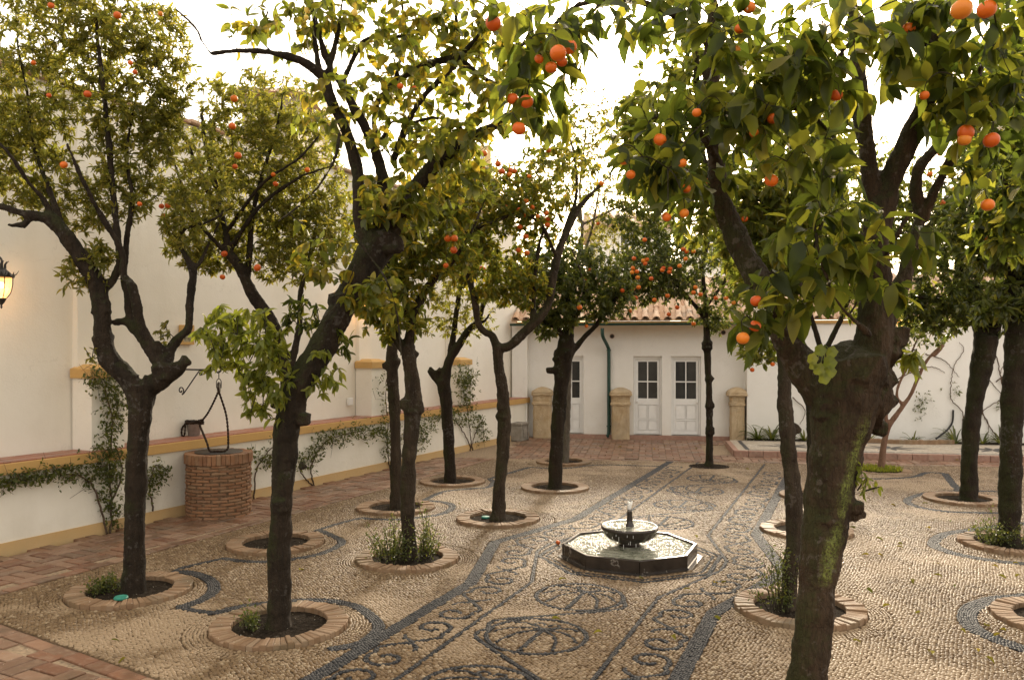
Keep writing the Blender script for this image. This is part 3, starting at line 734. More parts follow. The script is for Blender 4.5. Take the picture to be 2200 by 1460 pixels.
def pier(pxa, pxb):                                 # ochre-capped pier that stands on the ledge
    s0 = wall_s(pxa, -.2); s1 = s0 + .46
    p = Acc(); p.add(fbox(wall, s0, s1, -LD + .01, -.015, LH + .008, 1.93), BOXF); o = p.build('pier', MT['wall'], gw)
    c = Acc(); z0, z1, z2 = 1.93, 2.045, 2.10
    q = [wall(s, d, z) for z, e in ((z0, .035), (z1, .035), (z2, -.10)) for s, d in ((s0 - e, -LD + .012), (s1 + e, -LD + .012), (s1 + e, -.015 + e), (s0 - e, -.015 + e))]
    c.addl(q, [(0, 1, 2, 3), (8, 11, 10, 9)] + [(k + i, k + 4 + i, k + 4 + (i + 1) % 4, k + (i + 1) % 4) for k in (0, 4) for i in range(4)])
    c.build('pier_cap', MT['ochre'], o); return s0, s1
PIERS = [pier(176, 262), pier(781, 838), pier(973, 1008)]
tw = thing('tall_wall', 'tall cream limewashed courtyard wall with coping, behind the red tiled ledge', 'wall', wall(0, -LD, 0))
TOP = 5.55
a = Acc(); n = 40                                    # slightly uneven plaster face
xs = np.linspace(S0, S1 + .15, 60); zs = np.linspace(-.06, TOP, 16)
g = np.array([wall(s, -LD + .006 * math.sin(s * 1.7 + z) + .006 * math.sin(z * 2.1 + s * .6) - .01, z) for s in xs for z in zs]); m_ = len(zs)
qf = [(i * m_ + j, (i + 1) * m_ + j, (i + 1) * m_ + j + 1, i * m_ + j + 1) for i in range(len(xs) - 1) for j in range(m_ - 1)]
a.addl(g, qf); a.add(fbox(wall, S0, S1 + .15, -LD - .5, -LD - .03, -.06, TOP), BOXF); a.build('wall_face', MT['wall'], tw, smooth=False)
for s0, s1 in PIERS:
    a = Acc(); a.add(fbox(wall, s0 + .02, s1 - .02, -LD - .02, -LD + .075, 1.95, TOP), BOXF); a.build('pilaster_strip', MT['wall'], tw)
v, f = full_bevel_box(.34, .62, .05, .006); cop = Acc().add(v, f).mesh('coping_tile', MT['rooftile'])
for i in range(int((S1 - S0) / .35)):
    link('coping_tile', cop, tw, wall(S0 + .2 + i * .35, -LD - .23, TOP + .03 + RNG.normal(0, .003)), (RNG.normal(0, .02), .06, math.atan2(WD[1], WD[0])))
# small white box and framed picture on the tall wall
c = onwall(752, 862, -LD + .03); v, f = full_bevel_box(.13, .04, .14, .008)
o = Acc().add(v, f).build('wall_box', MT['whitepaint'], None, (0, 0, 0)); o.location = Vector(c); o.rotation_euler = (0, 0, math.atan2(WD[1], WD[0])); tag(o, 'small white junction box on the cream wall left of the middle pier', 'box')
c = onwall(401, 719, -LD + .035); pt = thing('framed_tile_picture', 'small dark tile picture in an ochre frame high on the wall above the well', 'picture', c)
for nm, (w_, h_, t_, off), mm in (('frame', (.235, .285, .05, 0), 'ochre'), ('picture', (.15, .20, .02, .022), 'picture')):
    if nm == 'frame':
        a = Acc()
        for (sx, sz, ww, hh) in ((-.0975, 0, .04, .285), (.0975, 0, .04, .285), (0, .1225, .154, .04), (0, -.1225, .154, .04)):
            v, f = full_bevel_box(ww, t_, hh, .005); a.add(v + np.array([sx, 0, sz]), f)
    else: v, f = full_bevel_box(w_, t_, h_, .002); a = Acc().add(v, f)
    o = a.build(nm, MT[mm], pt, origin=(0, 0, 0)); o.rotation_euler = (0, 0, math.atan2(WD[1], WD[0]))

# ------------------------------------------------------------------ white garden building at the back
DOORS = [(1200, 1254), (1361, 1422), (1442, 1506)]
bd = thing('garden_building', 'low white building with three narrow doors and a clay tile roof', 'building', bld(3, 0, 0))
EV = 2.90; SE = 5.44
ds = [(bld_s(a_), bld_s(b_)) for a_, b_ in DOORS]
DT = 2.10
a = Acc(); cur = -.30
for s0, s1 in ds:
    a.add(fbox(bld, cur, s0, -.28, 0, -.06, EV), BOXF); a.add(fbox(bld, s0, s1, -.28, 0, DT, EV), BOXF); cur = s1
a.add(fbox(bld, cur, SE, -.28, 0, -.06, EV), BOXF)
a.add(fbox(bld, -.30, SE, -3.6, -.30, -.06, EV), BOXF)
a.build('wall', MT['white'], bd)
a = Acc(); s_a, s_b_ = bld_s(1104), bld_s(1136); a.add(fbox(bld, s_a, s_b_, .003, .28, -.06, EV - .02), BOXF); a.build('corner_pier', MT['white'], bd)
a = Acc(); a.add(fbox(bld, SE, 15.5, -.28, .40, -.06, EV), BOXF); a.build('wing_wall', MT['white'], bd)
a = Acc(); a.add(fbox(bld, -.28, 15.5, -.2, .46, EV + .002, EV + .075), BOXF); a.build('eaves_board', MT['ochre'], bd)
for (p0, p1) in ((1218, 1318), (1345, 1575)):
    a = Acc(); a.add(fbox(bld, bld_s(p0), bld_s(p1), .002, .15, -.05, .095), BOXF); a.build('step', MT['stepbrick'], bd)
def door(s0, s1, knob):
    w = s1 - s0; z0 = .10; fr = Acc(); fd = .055
    for q in ((s0 + .003, s0 + fd, -.16, -.07, z0, DT - .003), (s1 - fd, s1 - .003, -.16, -.07, z0, DT - .003), (s0 + fd, s1 - fd, -.16, -.07, DT - .075, DT - .003)): fr.add(fbox(bld, *q), BOXF)
    d = fr.build('door', MT['whitepaint'], bd)
    a0, a1 = s0 + fd + .004, s1 - fd - .004; lf = Acc(); D0, D1 = -.15, -.105
    cm = (a0 + a1) / 2; zt = DT - .08; st = .055; mu = .014
    zs_ = [z0 + .01, z0 + .11, .46, .50, .86, 1.02, 1.435, 1.465, zt - .06, zt]
    lf.add(fbox(bld, a0, a0 + st, D0, D1, zs_[0], zt), BOXF); lf.add(fbox(bld, a1 - st, a1, D0, D1, zs_[0], zt), BOXF)
    for (za, zb) in ((zs_[0], zs_[1]), (zs_[2], zs_[3]), (zs_[4], zs_[5]), (zs_[6], zs_[7]), (zs_[8], zs_[9])): lf.add(fbox(bld, a0 + st, a1 - st, D0, D1, za, zb), BOXF)
    for (za, zb) in ((zs_[1], zs_[2]), (zs_[3], zs_[4]), (zs_[5], zs_[6]), (zs_[7], zs_[8])): lf.add(fbox(bld, cm - mu, cm + mu, D0, D1, za, zb), BOXF)
    lf.build('leaf_frame', MT['whitepaint'], d)
    for i, (za, zb) in enumerate(((zs_[1], zs_[2]), (zs_[3], zs_[4]), (zs_[5], zs_[6]), (zs_[7], zs_[8]))):
        for (x0, x1) in ((a0 + st, cm - mu), (cm + mu, a1 - st)):
            p = Acc()
            if i < 2: p.add(fbox(bld, x0 + .008, x1 - .008, D0 + .008, D1 - .010, za + .008, zb - .008), BOXF); p.build('panel', MT['whitepaint'], d)
            else: p.add(fbox(bld, x0, x1, D0 + .012, D0 + .02, za, zb), BOXF); p.build('pane', MT['glass'], d)
    k = Acc(); c = bld(a0 + .03 if knob < 0 else a1 - .03, D1 + .035, .94); vv, ff = ico(2, .027); k.add(vv + c, ff); tube(k, [bld(a0 + .03 if knob < 0 else a1 - .03, D1, .94), c], .011, 6); k.build('knob', MT['whitepaint'], d, smooth=True)
door(*ds[0], -1); door(*ds[1], -1); door(*ds[2], 1)
# vents
for (vx, vy) in ((1315, 722), (1554, 714), (1172, 726)):
    c = onbld(vx, vy, .004); vt = Acc(); n = 20; v_ = []
    for r_, d_ in ((.062, .004), (.062, .02), (.048, .02), (.048, .006)):
        for i in range(n): an = i / n * 6.2832; v_.append(c + r_ * (math.cos(an) * np.r_[BD, 0] + math.sin(an) * np.array([0, 0, 1])) + np.r_[BN, 0] * d_)
    vt.addl(v_, [(k * n + i, k * n + (i + 1) % n, (k + 1) * n + (i + 1) % n, (k + 1) * n + i) for k in range(3) for i in range(n)]); o = vt.build('vent', MT['stepbrick'], bd)
    g2 = Acc(); g2.addl([c + .047 * (math.cos(i / n * 6.2832) * np.r_[BD, 0] + math.sin(i / n * 6.2832) * np.array([0, 0, 1])) + np.r_[BN, 0] * .007 for i in range(n)], [tuple(range(n))]); g2.build('vent_shade_disc', MT['iron'], o)  # flat dark disc stands for the shade inside the vent opening
# roof: slab, barrel tiles, gutter, downpipe
PITCH = math.radians(24); rl = 3.1
rf = Acc()
def roofpt(s, t, h=0.0): return bld(s, .50 - t * math.cos(PITCH) - h * -math.sin(PITCH) * 0, EV + .085 + t * math.sin(PITCH) + h)
q = [roofpt(s, t, h) for h in (0, .04) for s, t in ((-.4, 0), (15.5, 0), (15.5, rl), (-.4, rl))]
rf.add(np.array(q), BOXF); roof = rf.build('roof', MT['rooftile'], bd)
tb = Acc(); nseg = 7; L_ = .44; vv = []
for x, rr in ((0, .098), (L_, .078)):
    for th in (0, -.014):
        for i in range(nseg + 1): an = math.pi * i / nseg; vv.append((x, math.cos(an) * (rr + th), math.sin(an) * (rr + th) * .92))
m8 = nseg + 1; ff = []
for i in range(nseg):
    ff += [(i, 2 * m8 + i, 2 * m8 + i + 1, i + 1), (m8 + i, m8 + i + 1, 3 * m8 + i + 1, 3 * m8 + i), (i, i + 1, m8 + i + 1, m8 + i), (2 * m8 + i, 3 * m8 + i, 3 * m8 + i + 1, 2 * m8 + i + 1)]
tb.addl(vv, ff); cover_me = tb.mesh('roof_tile', MT['rooftile'], smooth=False)
TV, TFc = np.array(vv, float), np.array(ff)
xd = np.r_[-BN * math.cos(PITCH), math.sin(PITCH)]; yd = -np.r_[BD, 0]; zd = np.cross(xd, yd)
Rm = Matrix((xd, yd, zd)).transposed()
many = Acc(); cnt = 0
for i in range(int(15.8 / .272)):
    s = -.28 + i * .272
    for pan in (1, 0):
        for j in range(8 if not pan else 3):
            t = -.07 + j * (.37 if not pan else .42); so = s + (.136 if pan else 0) + RNG.normal(0, .006)
            base = roofpt(so, t, .055 if not pan else .115) + np.array([0, 0, RNG.normal(0, .004)])
            R2 = Rm @ Euler((math.pi if pan else 0, -.03 + RNG.normal(0, .01), RNG.normal(0, .02))).to_matrix()
            pp = pix(base)[0]
            if not pan and 1080 < pp[0] < 1720 and cnt < 280:
                cnt += 1; o = link('roof_tile', cover_me, roof, base, R2.to_euler())
            else: many.add(TV @ np.array(R2).T + base, TFc)
many.build('roof_tiles', MT['rooftile'], roof, kind='stuff')
ga = Acc(); n = 9; sA, sB = -.42, bld_s(1580); prof = [(math.cos(a_) * .062, math.sin(a_) * .062) for a_ in np.linspace(math.pi, 2 * math.pi, n)] + [(math.cos(a_) * .056, math.sin(a_) * .056) for a_ in np.linspace(2 * math.pi, math.pi, n)]
gv = [bld(s, .57 + x, EV + .03 + z) for s in (sA, sB) for x, z in prof]; gn = len(prof)
ga.addl(gv, [(i, (i + 1) % gn, gn + (i + 1) % gn, gn + i) for i in range(gn)] + [tuple(range(gn))[::-1], tuple(range(gn, 2 * gn))]); ga.build('gutter', MT['greenpaint'], bd)
dpx = [(1294, 705, .55), (1295, 722, .50), (1306, 745, .12), (1308, 760, .09), (1308, 850, .09), (1308, 926, .09), (1304, 937, .16)]
pa_ = Acc(); P, R = catmull([onbld(x, y, d) for x, y, d in dpx], [.045] * 7, .05); tube(pa_, P, R, 10)
for y in (752, 915): tube(pa_, [onbld(1308, y - 1.4, .09), onbld(1308, y + 1.4, .09)], .058, 10)
pa_.build('downpipe', MT['greenpaint'], bd, smooth=True)

# ------------------------------------------------------------------ three old stone pillars, carved block
def pillar(px0, px1, pyt, pyb, lab, wb):
    cx = (px0 + px1) / 2; c = onbld(cx, HY, .19); c[2] = 0; Y = c[1]; w = (px1 - px0) * Y / FPX; hh = (pyb - pyt) * Y / FPX
    prof = [(0, wb), (.30, wb * 1.0), (.60, wb * .99), (.655, wb * 1.0), (.665, wb * 1.13), (.70, wb * 1.12), (.72, wb * 1.02), (.80, wb * 1.04), (.83, wb * 1.10), (.85, 1.06), (.89, 1.0), (.90, 1.02), (.935, .88), (.97, .58), (.99, .34), (1.0, .12)]
    V = []; n = 28; K = 46
    hs_ = np.interp(np.linspace(0, 1, K), np.linspace(0, 1, len(prof)), [p[0] for p in prof]); 
    for h_ in hs_:
        r_ = np.interp(h_, [p[0] for p in prof], [p[1] for p in prof]) * w / 2
        for i in range(n):
            an = i / n * 6.28318; q = np.array([math.cos(an), math.sin(an)]); q = q / max(abs(q)) if True else q
            rnd_ = 1 - .05 * (abs(q[0] * q[1]) > .8)
            q = q * r_ * rnd_ * (1 + .02 * math.sin(h_ * 23 + i * 2.1) + RNG.normal(0, .016)); q = np.array([q[0] * 1.0, q[1] * .9])
            w2 = q[0] * BD - q[1] * BN; V.append((c[0] + w2[0], c[1] + w2[1], h_ * hh - .01))
    F = [(k * n + i, k * n + (i + 1) % n, (k + 1) * n + (i + 1) % n, (k + 1) * n + i) for k in range(K - 1) for i in range(n)] + [tuple(range((K - 1) * n, K * n))]
    o = Acc().addl(V, F).build('stone_pillar', MT['sandstone'], None, tuple(c)); tag(o, lab, 'pillar', 'old stone pillars along the white building')
pillar(1144, 1187, 830, 940, 'old sandstone pillar in the left corner beside the carved grey block', .87)
pillar(1311, 1356, 832, 944, 'old sandstone pillar right beside the green downpipe', .83)
pillar(1562, 1605, 832, 949, 'slender old sandstone pillar at the end of the brick step near the terrace', .70)
c = ground(1113, 946); blk = thing('carved_stone_block', 'grey weathered stone block with carved front in the far left corner', 'stone block', c)
v, f = full_bevel_box(.42, .34, .40, .015); v = np.repeat(v, 1, 0); o = Acc().add(v + np.array([0, 0, .20]), f).build('block', MT['greystone'], blk, origin=(0, 0, 0)); o.rotation_euler = (0, 0, math.atan2(WD[1], WD[0]))
for nm, (sx, sz, w_, h_) in (('carved_rim', (0, .425, .46, .05)), ('carved_rim', (-.19, .2, .045, .37)), ('carved_rim', (.19, .2, .045, .37)), ('carved_boss', (0, .2, .16, .2))):
    v, f = full_bevel_box(w_, .40 if sz > .4 else .03, h_, .008); o = Acc().add(v + np.array([sx, 0 if sz > .4 else -.18, sz]), f).build(nm, MT['greystone'], blk, origin=(0, 0, 0)); o.rotation_euler = (0, 0, math.atan2(WD[1], WD[0]))

# ------------------------------------------------------------------ raised mosaic terrace with brick edge, planting bed
tr = thing('raised_terrace', 'x', 'x', bld(8, 2.5, 0))
for k_ in ('label', 'category'): del tr[k_]
tr['kind'] = 'structure'
p_l = ground(1578, 981); sL = (p_l[:2] - BA) @ BD; dF = (p_l[:2] - BA) @ BN; dB = 1.18; HT = .135
MT['whitepeb'] = (lambda m: (m.color(m.mix(m.ramp(m.noise(.9, 4), [(.4, (0, 0, 0)), (.65, (1, 1, 1))]), m.ramp(m.n('TexVoronoi', {0: m.pos(), 'Scale': 26.0}).outputs['Color'], [(.2, (.30, .255, .20)), (.8, (.52, .47, .39))]), (.40, .34, .26))), m.bump(m.n('TexVoronoi', {0: m.pos(), 'Scale': 26.0}).outputs[0], .8, .015), m.m)[-1])(M('pale_pebble_mosaic', .5, .45))
a = Acc(); a.add(fbox(bld, sL + .1, 15.5, dB, dF - .1, -.05, HT - .004), BOXF); a.build('mosaic_top', MT['whitepeb'], tr)
v, f = full_bevel_box(.285, .115, HT + .05, .008); eb = Acc().add(v, f).mesh('edge_brick', MT['stepbrick'])
zr = math.atan2(BD[1], BD[0])
for i in range(int((15.4 - sL) / .295)): link('edge_brick', eb, tr, bld(sL + .145 + i * .295, dF - .045 + RNG.normal(0, .003), HT / 2 - .025 + RNG.normal(0, .002)), (0, 0, zr))
for i in range(int((dF - dB - .12) / .295)): link('edge_brick', eb, tr, bld(sL + .045, dF - .26 - i * .295, HT / 2 - .025), (0, 0, zr + math.pi / 2))
def inlay(P, w, m, z, parent, name):
    a = Acc(); P = np.asarray(P, float); T = np.gradient(P, axis=0); T /= np.linalg.norm(T, axis=1)[:, None]; N = np.c_[-T[:, 1], T[:, 0]]; w = np.broadcast_to(w, (len(P),))[:, None]
    A, B = P + N * w / 2, P - N * w / 2; n = len(P); a.add(np.r_[np.c_[A, np.full(n, z)], np.c_[B, np.full(n, z)]], np.array([(i, n + i, n + i + 1, i + 1) for i in range(n - 1)])); return a
MT['darkinlay'] = plain('dark_pebble_inlay', (.055, .056, .062), .5, .4, var=.5, scale=40, bump=.5)
b2 = lambda s, d: bld(s, d, 0)[:2]
dm = (dF + dB) / 2; k = 0
for s in np.arange(sL + 1.35, 15, 2.05):
    al = Acc()
    for i in range(8):
        an = i / 8 * 6.28318; R_ = (.78 if i % 4 == 0 else .62 if i % 4 == 2 else .52); R_ = R_ if i % 4 != 2 else .42
        t = np.linspace(.09, 1, 9); cur_ = [b2(s + R_ * x * math.cos(an), dm + R_ * x * math.sin(an)) for x in t]
        ia = inlay(cur_, .10 * np.sin(np.pi * np.clip(t, .05, .995)) + .004, None, HT + .001, tr, 's'); al.add(np.vstack(ia.v), ia.f[0])
    al.build('star_inlay', MT['darkinlay'], tr)
al = Acc()
for P, w in (([b2(sL + .3, dF - .22), b2(15, dF - .22)], .045), ([b2(sL + .3, dB + .1), b2(15, dB + .1)], .04), ([b2(sL + .3, dF - .25), b2(sL + .3, dB + .12)], .09)):
    ia = inlay(np.linspace(P[0], P[1], 12), w, None, HT + .0012, tr, 'b'); al.add(np.vstack(ia.v), ia.f[0])
al.build('border_inlay', MT['darkinlay'], tr)
a = Acc(); a.add(fbox(bld, SE, 15.5, .402, dB - .003, -.06, .10), BOXF); o = a.build('planting_bed', MT['soil'], None, kind='structure')
v, f = full_bevel_box(.075, .12, .16, .006); sb = Acc().add(v, f).mesh('bed_brick', MT['ringbrick'])
edg = thing('bed_edging', 'curved edging of small upright bricks bounding the planting bed on the terrace', 'edging', bld(8.2, 1.2, .1))
sa_, sb_ = bld_s(1862, 1.2), bld_s(2046, 1.2)
for t in np.linspace(0, 1, 30):
    s = sa_ + (sb_ - sa_) * t; d = 1.14 + .20 * math.sin(math.pi * t); o = link('edging_brick', sb, edg, bld(s, d, .145 + RNG.normal(0, .004)), (0, RNG.normal(0, .03), zr - .25 * math.cos(math.pi * t)))

# ------------------------------------------------------------------ distant buildings over the walls
def far_house(px0, px1, pyt, Y, depth, lab, name, wm, roofh=0, win=()):
    x0, x1 = at(px0, 0, Y)[0], at(px1, 0, Y)[0]; zt = at(0, pyt, Y)[2]; c = np.array([(x0 + x1) / 2, Y + depth / 2, 0])
    t = thing(name, lab, 'building', c); a = Acc(); a.add(box_frame((x0, Y, -.1), (x1 - x0, 0, 0), (0, depth, 0), (0, 0, zt + .1)), BOXF); a.build('wall', MT[wm], t)
    if roofh:
        e = .3; v = [(x0 - e, Y - e, zt), (x1 + e, Y - e, zt), (x1 + e, Y + depth + e, zt), (x0 - e, Y + depth + e, zt), (x0 - e, Y + depth / 2, zt + roofh), (x1 + e, Y + depth / 2, zt + roofh)]
        r = Acc().addl(v, [(0, 1, 5, 4), (2, 3, 4, 5), (1, 2, 5), (3, 0, 4), (3, 2, 1, 0)]).build('roof', MT['rooftile'], t)
        rv = Acc(); sl = math.hypot(depth / 2 + e, roofh)
        for i in range(int((x1 - x0 + 2 * e) / .3)):
            x = x0 - e + .15 + i * .3; tube(rv, [(x, Y - e, zt + .02), (x, Y + depth / 2, zt + roofh + .02)], .09, 6)
        rv.build('roof_tiles', MT['rooftile'], r, kind='stuff')
    for (a0, a1, b0, b1) in win:
        p = at(a0, b0, Y); q = at(a1, b1, Y); w = Acc(); ww, wh = q[0] - p[0], p[2] - q[2]; fr_ = .06
        for (dx, dz, lx, lz) in ((0, 0, fr_, wh), (ww - fr_, 0, fr_, wh), (fr_, 0, ww - 2 * fr_, fr_), (fr_, wh - fr_, ww - 2 * fr_, fr_), (ww / 2 - .025, fr_, .05, wh - 2 * fr_)): w.add(box_frame((p[0] + dx, Y - .06, q[2] + dz), (lx, 0, 0), (0, .055, 0), (0, 0, lz)), BOXF)
        wo = w.build('window', MT['whitepaint'], t); g_ = Acc(); g_.add(box_frame((p[0] + fr_, Y - .022, q[2] + fr_), (ww - 2 * fr_, 0, 0), (0, .015, 0), (0, 0, wh - 2 * fr_)), BOXF); g_.build('pane', MT['glass'], wo)
far_house(1285, 1440, 488, 30, 5, 'white house with red clay roof beyond the courtyard, behind the far trees', 'tiled_house', 'white', .9, ((1330, 1350, 500, 540), (1400, 1420, 500, 540)))
far_house(1020, 1054, 312, 42, 5, 'narrow yellow tower building beyond the wall, between the crowns', 'yellow_tower', 'yellowwall', 0, ((1032, 1042, 330, 352),))
far_house(520, 640, 205, 21, 4, 'beige stone gable rising above the tall wall behind the trees', 'stone_gable', 'beige', .7)
far_house(1505, 1600, 505, 34, 4, 'white building with glazed bays seen between trunks above the clay roof', 'glazed_building', 'white', 0, ((1512, 1532, 520, 560), (1538, 1558, 520, 560), (1564, 1584, 520, 560)))
# ------------------------------------------------------------------ fountain
fo = thing('fountain', 'black marble octagonal fountain with round bowl and small water jet', 'fountain', (FC[0], FC[1], 0))
fang = math.atan2(PD[1], PD[0]) + math.radians(22.5)
def octo(acc, prof):                                # octagonal lathe with flat faces
    lathe(acc, prof, 8, (FC[0], FC[1], 0), fang)
RO = .745
for i in range(8):                                  # eight marble slabs
    a0, a1 = fang + i * math.pi / 4, fang + (i + 1) * math.pi / 4; g_ = .004; V = []
    for z, ro, ri in ((.004, RO + .012, RO - .06), (.018, RO + .012, RO - .06), (.022, RO, RO - .06), (.140, RO, RO - .035), (.148, RO - .008, RO - .03)):
        for r_, a_, sg in ((ro, a0, 1), (ro, a1, -1), (ri, a1, -1), (ri, a0, 1)): V.append((FC[0] + r_ * math.cos(a_ + sg * g_), FC[1] + r_ * math.sin(a_ + sg * g_), z))
    F = [(16, 17, 18, 19), (3, 2, 1, 0)] + [(k + j, k + (j + 1) % 4, k + 4 + (j + 1) % 4, k + 4 + j) for k in (0, 4, 8, 12) for j in range(4)]
    Acc().addl(V, F).build('marble_slab', MT['marble'], fo)
a = Acc(); octo(a, [(RO + .055, .002), (RO + .055, .008), (0.01, .008)]); a.build('plinth', MT['marble'], fo)
a = Acc(); n = 64; m = 26; V = [(FC[0], FC[1], .128)]
for k in range(1, m + 1):
    for i in range(n):
        an = i / n * 2 * math.pi; w = ((an + math.pi / 8) % (math.pi / 4)) - math.pi / 8; r = (RO - .036) * math.cos(math.pi / 8) / math.cos(w) * k / m
        V.append((FC[0] + r * math.cos(fang + math.pi / 8 + an), FC[1] + r * math.sin(fang + math.pi / 8 + an), .128 + .0035 * math.sin(r * 60) * math.exp(-r * 1.5)))
F = [(0, 1 + i, 1 + (i + 1) % n) for i in range(n)] + [(1 + (k - 1) * n + i, 1 + k * n + i, 1 + k * n + (i + 1) % n, 1 + (k - 1) * n + (i + 1) % n) for k in range(1, m) for i in range(n)]
a.addl(V, F); a.build('pool_water', MT['water'], fo, smooth=True, kind='stuff')
a = Acc(); lathe(a, [(.0, .01), (.125, .01), (.125, .135), (.108, .145), (.108, .172), (.0, .175)], 32, (FC[0], FC[1], 0)); a.build('stem', MT['marble'], fo, smooth=False)
pr = np.array([(.02, .172), (.11, .175), (.19, .192), (.25, .222), (.282, .258), (.295, .292), (.308, .306), (.316, .322), (.314, .338), (.300, .347), (.288, .343), (.276, .326), (.20, .30), (.02, .295)])
fl_ = np.array([0, .01, .03, .035, .03, .0, 0, 0, 0, 0, 0, 0, 0, 0])
a = Acc(); lathe(a, pr, 96, (FC[0], FC[1], 0), 0, fl_); a.build('bowl', MT['marble'], fo, smooth=True)
a = Acc(); V = [(FC[0], FC[1], .338)]; n = 48; m = 10
for k in range(1, m + 1):
    for i in range(n): an = i / n * 6.28318; r = .288 * k / m; V.append((FC[0] + r * math.cos(an), FC[1] + r * math.sin(an), .338 + .002 * math.sin(r * 90)))
a.addl(V, [(0, 1 + i, 1 + (i + 1) % n) for i in range(n)] + [(1 + (k - 1) * n + i, 1 + k * n + i, 1 + k * n + (i + 1) % n, 1 + (k - 1) * n + (i + 1) % n) for k in range(1, m) for i in range(n)]); a.build('bowl_water', MT['water'], fo, smooth=True, kind='stuff')
a = Acc(); lathe(a, [(.05, .33), (.048, .35), (.036, .37), (.033, .40), (.027, .50), (.026, .525), (.0, .525)], 20, (FC[0], FC[1], 0)); a.build('spout', MT['marble'], fo, smooth=True)
a = Acc()
for k in range(22):
    dx, dy = RNG.normal(0, .008, 2); h_ = RNG.uniform(.03, .105); P, R = catmull([(FC[0] + dx * .4, FC[1] + dy * .4, .52), (FC[0] + dx, FC[1] + dy, .52 + h_ * .7), (FC[0] + dx * 1.6 + .004, FC[1] + dy * 1.6, .52 + h_)], [.010, .014, .006], .012); tube(a, P, R, 6, wob=.2, ph=k)
for k in range(26):
    vv, ff = ico(1, RNG.uniform(.002, .0045)); a.add(vv + np.array([FC[0], FC[1], .58]) + RNG.normal(0, (.016, .016, .03)), ff)
a.build('water_jet', MT['jet'], fo, smooth=True, kind='stuff')
a = Acc()
for k in range(44):                                  # drips running off the bowl
    an = RNG.uniform(0, 6.283); r0 = .305; c_ = np.array([FC[0] + r0 * math.cos(an), FC[1] + r0 * math.sin(an), 0]); z0 = RNG.uniform(.20, .31); l_ = RNG.uniform(.012, .05)
    tube(a, [c_ + (0, 0, z0), c_ + (0, 0, z0 - l_)], [.0016, .0024], 5)
a.build('water_drips', MT['jet'], fo, smooth=True, kind='stuff')

# ------------------------------------------------------------------ brick well with lid, iron bracket, pulley, rope, bucket
WC = np.array([-4.06, 11.28, 0]); WR = .435
we = thing('brick_well', 'round brick well with a soldier course on top, against the bench wall', 'well', WC)
a = Acc(); lathe(a, [(.05, -.03), (WR - .022, -.03), (WR - .022, .84), (.05, .84)], 48, WC); a.build('mortar_core', plain('well_mortar', (.20, .13, .08), .95, .2, var=.3, scale=30), we)
def arc_brick(n, r0, r1, h, gap, b=.005):
    a_ = math.pi / n * (1 - gap); V = []
    for z, i in ((-h / 2, b), (-h / 2 + b, 0), (h / 2 - b, 0), (h / 2, b)):
        for t in (-1, -.33, .33, 1): V.append(((r1 - i) * math.cos(t * (a_ - i / r1)), (r1 - i) * math.sin(t * (a_ - i / r1)), z))
        for t in (1, .33, -.33, -1): V.append((r0 * math.cos(t * a_), r0 * math.sin(t * a_), z))
    F = [(7, 6, 5, 4, 3, 2, 1, 0), (24, 25, 26, 27, 28, 29, 30, 31)]
    for k in (0, 8, 16): F += [(k + j, k + (j + 1) % 8, k + 8 + (j + 1) % 8, k + 8 + j) for j in range(8)]
    return Acc().addl(V, F)
nb = 13; hc = .0455; wb_me = arc_brick(nb, WR - .06, WR, .031, .13).mesh('well_brick', MT['wellbrick'])
for c in range(16):
    for i in range(nb):
        o = link('brick', wb_me, we, WC + np.array([0, 0, .022 + c * hc + RNG.normal(0, .002)]), (RNG.normal(0, .01), RNG.normal(0, .01), (i + (c % 2) * .5 + RNG.normal(0, .03)) / nb * 6.28318)); s = 1 + RNG.uniform(-.018, .012); o.scale = (s, s, 1)
ns = 46; sb_me = arc_brick(ns, WR - .12, WR + .012, .135, .10, .006).mesh('soldier_brick', MT['wellbrick'])
for i in range(ns):
    o = link('soldier_brick', sb_me, we, WC + np.array([0, 0, .80 + RNG.normal(0, .002)]), (0, 0, i / ns * 6.28318)); s = 1 + RNG.uniform(-.012, .012); o.scale = (s, s, 1)
a = Acc(); lathe(a, [(.0, .868), (.315, .868), (.32, .874), (.315, .88), (.0, .884)], 40, WC); a.build('lid', MT['iron'], we)
tz = 2.0; br0 = WC + np.array([0, 0, tz]); dwall = (WC[:2] - WA) @ WN + LD; nn_ = np.r_[WN, 0]
wb0 = br0 - nn_ * dwall
bk = thing('iron_bracket', 'black wrought iron scroll bracket holding a pulley above the well', 'bracket', wb0)
a = Acc(); P, R = catmull([wb0 + nn_ * .0, wb0 + nn_ * .4, br0 + nn_ * -.10, br0 + nn_ * -.02 + (0, 0, -.035), br0 + nn_ * .035 + (0, 0, -.01), br0 + nn_ * .06 + (0, 0, .05), br0 + nn_ * .085 + (0, 0, .055)], [.012] * 7, .02); tube(a, P, R, 8)
a.build('arm', MT['iron'], bk, smooth=True)
a = Acc(); t = np.linspace(0, 1, 22)
sc1 = [wb0 + nn_ * (.075 + .06 * (1 - .75 * x) * math.cos(-1.2 + x * 7.5)) + np.array([0, 0, -.30 + .06 * (1 - .75 * x) * math.sin(-1.2 + x * 7.5)]) for x in t][::-1]
sc2 = [wb0 + nn_ * (.46 + .04 * (1 - .7 * x) * math.cos(2.4 - x * 7)) + np.array([0, 0, -.05 + .04 * (1 - .7 * x) * math.sin(2.4 - x * 7)]) for x in t]
P, R = catmull(sc1 + [wb0 + nn_ * .14 + (0, 0, -.33), wb0 + nn_ * .3 + (0, 0, -.16)] + sc2, [.009] * 46, .012); tube(a, P, R, 6); a.build('scroll_brace', MT['iron'], bk, smooth=True)
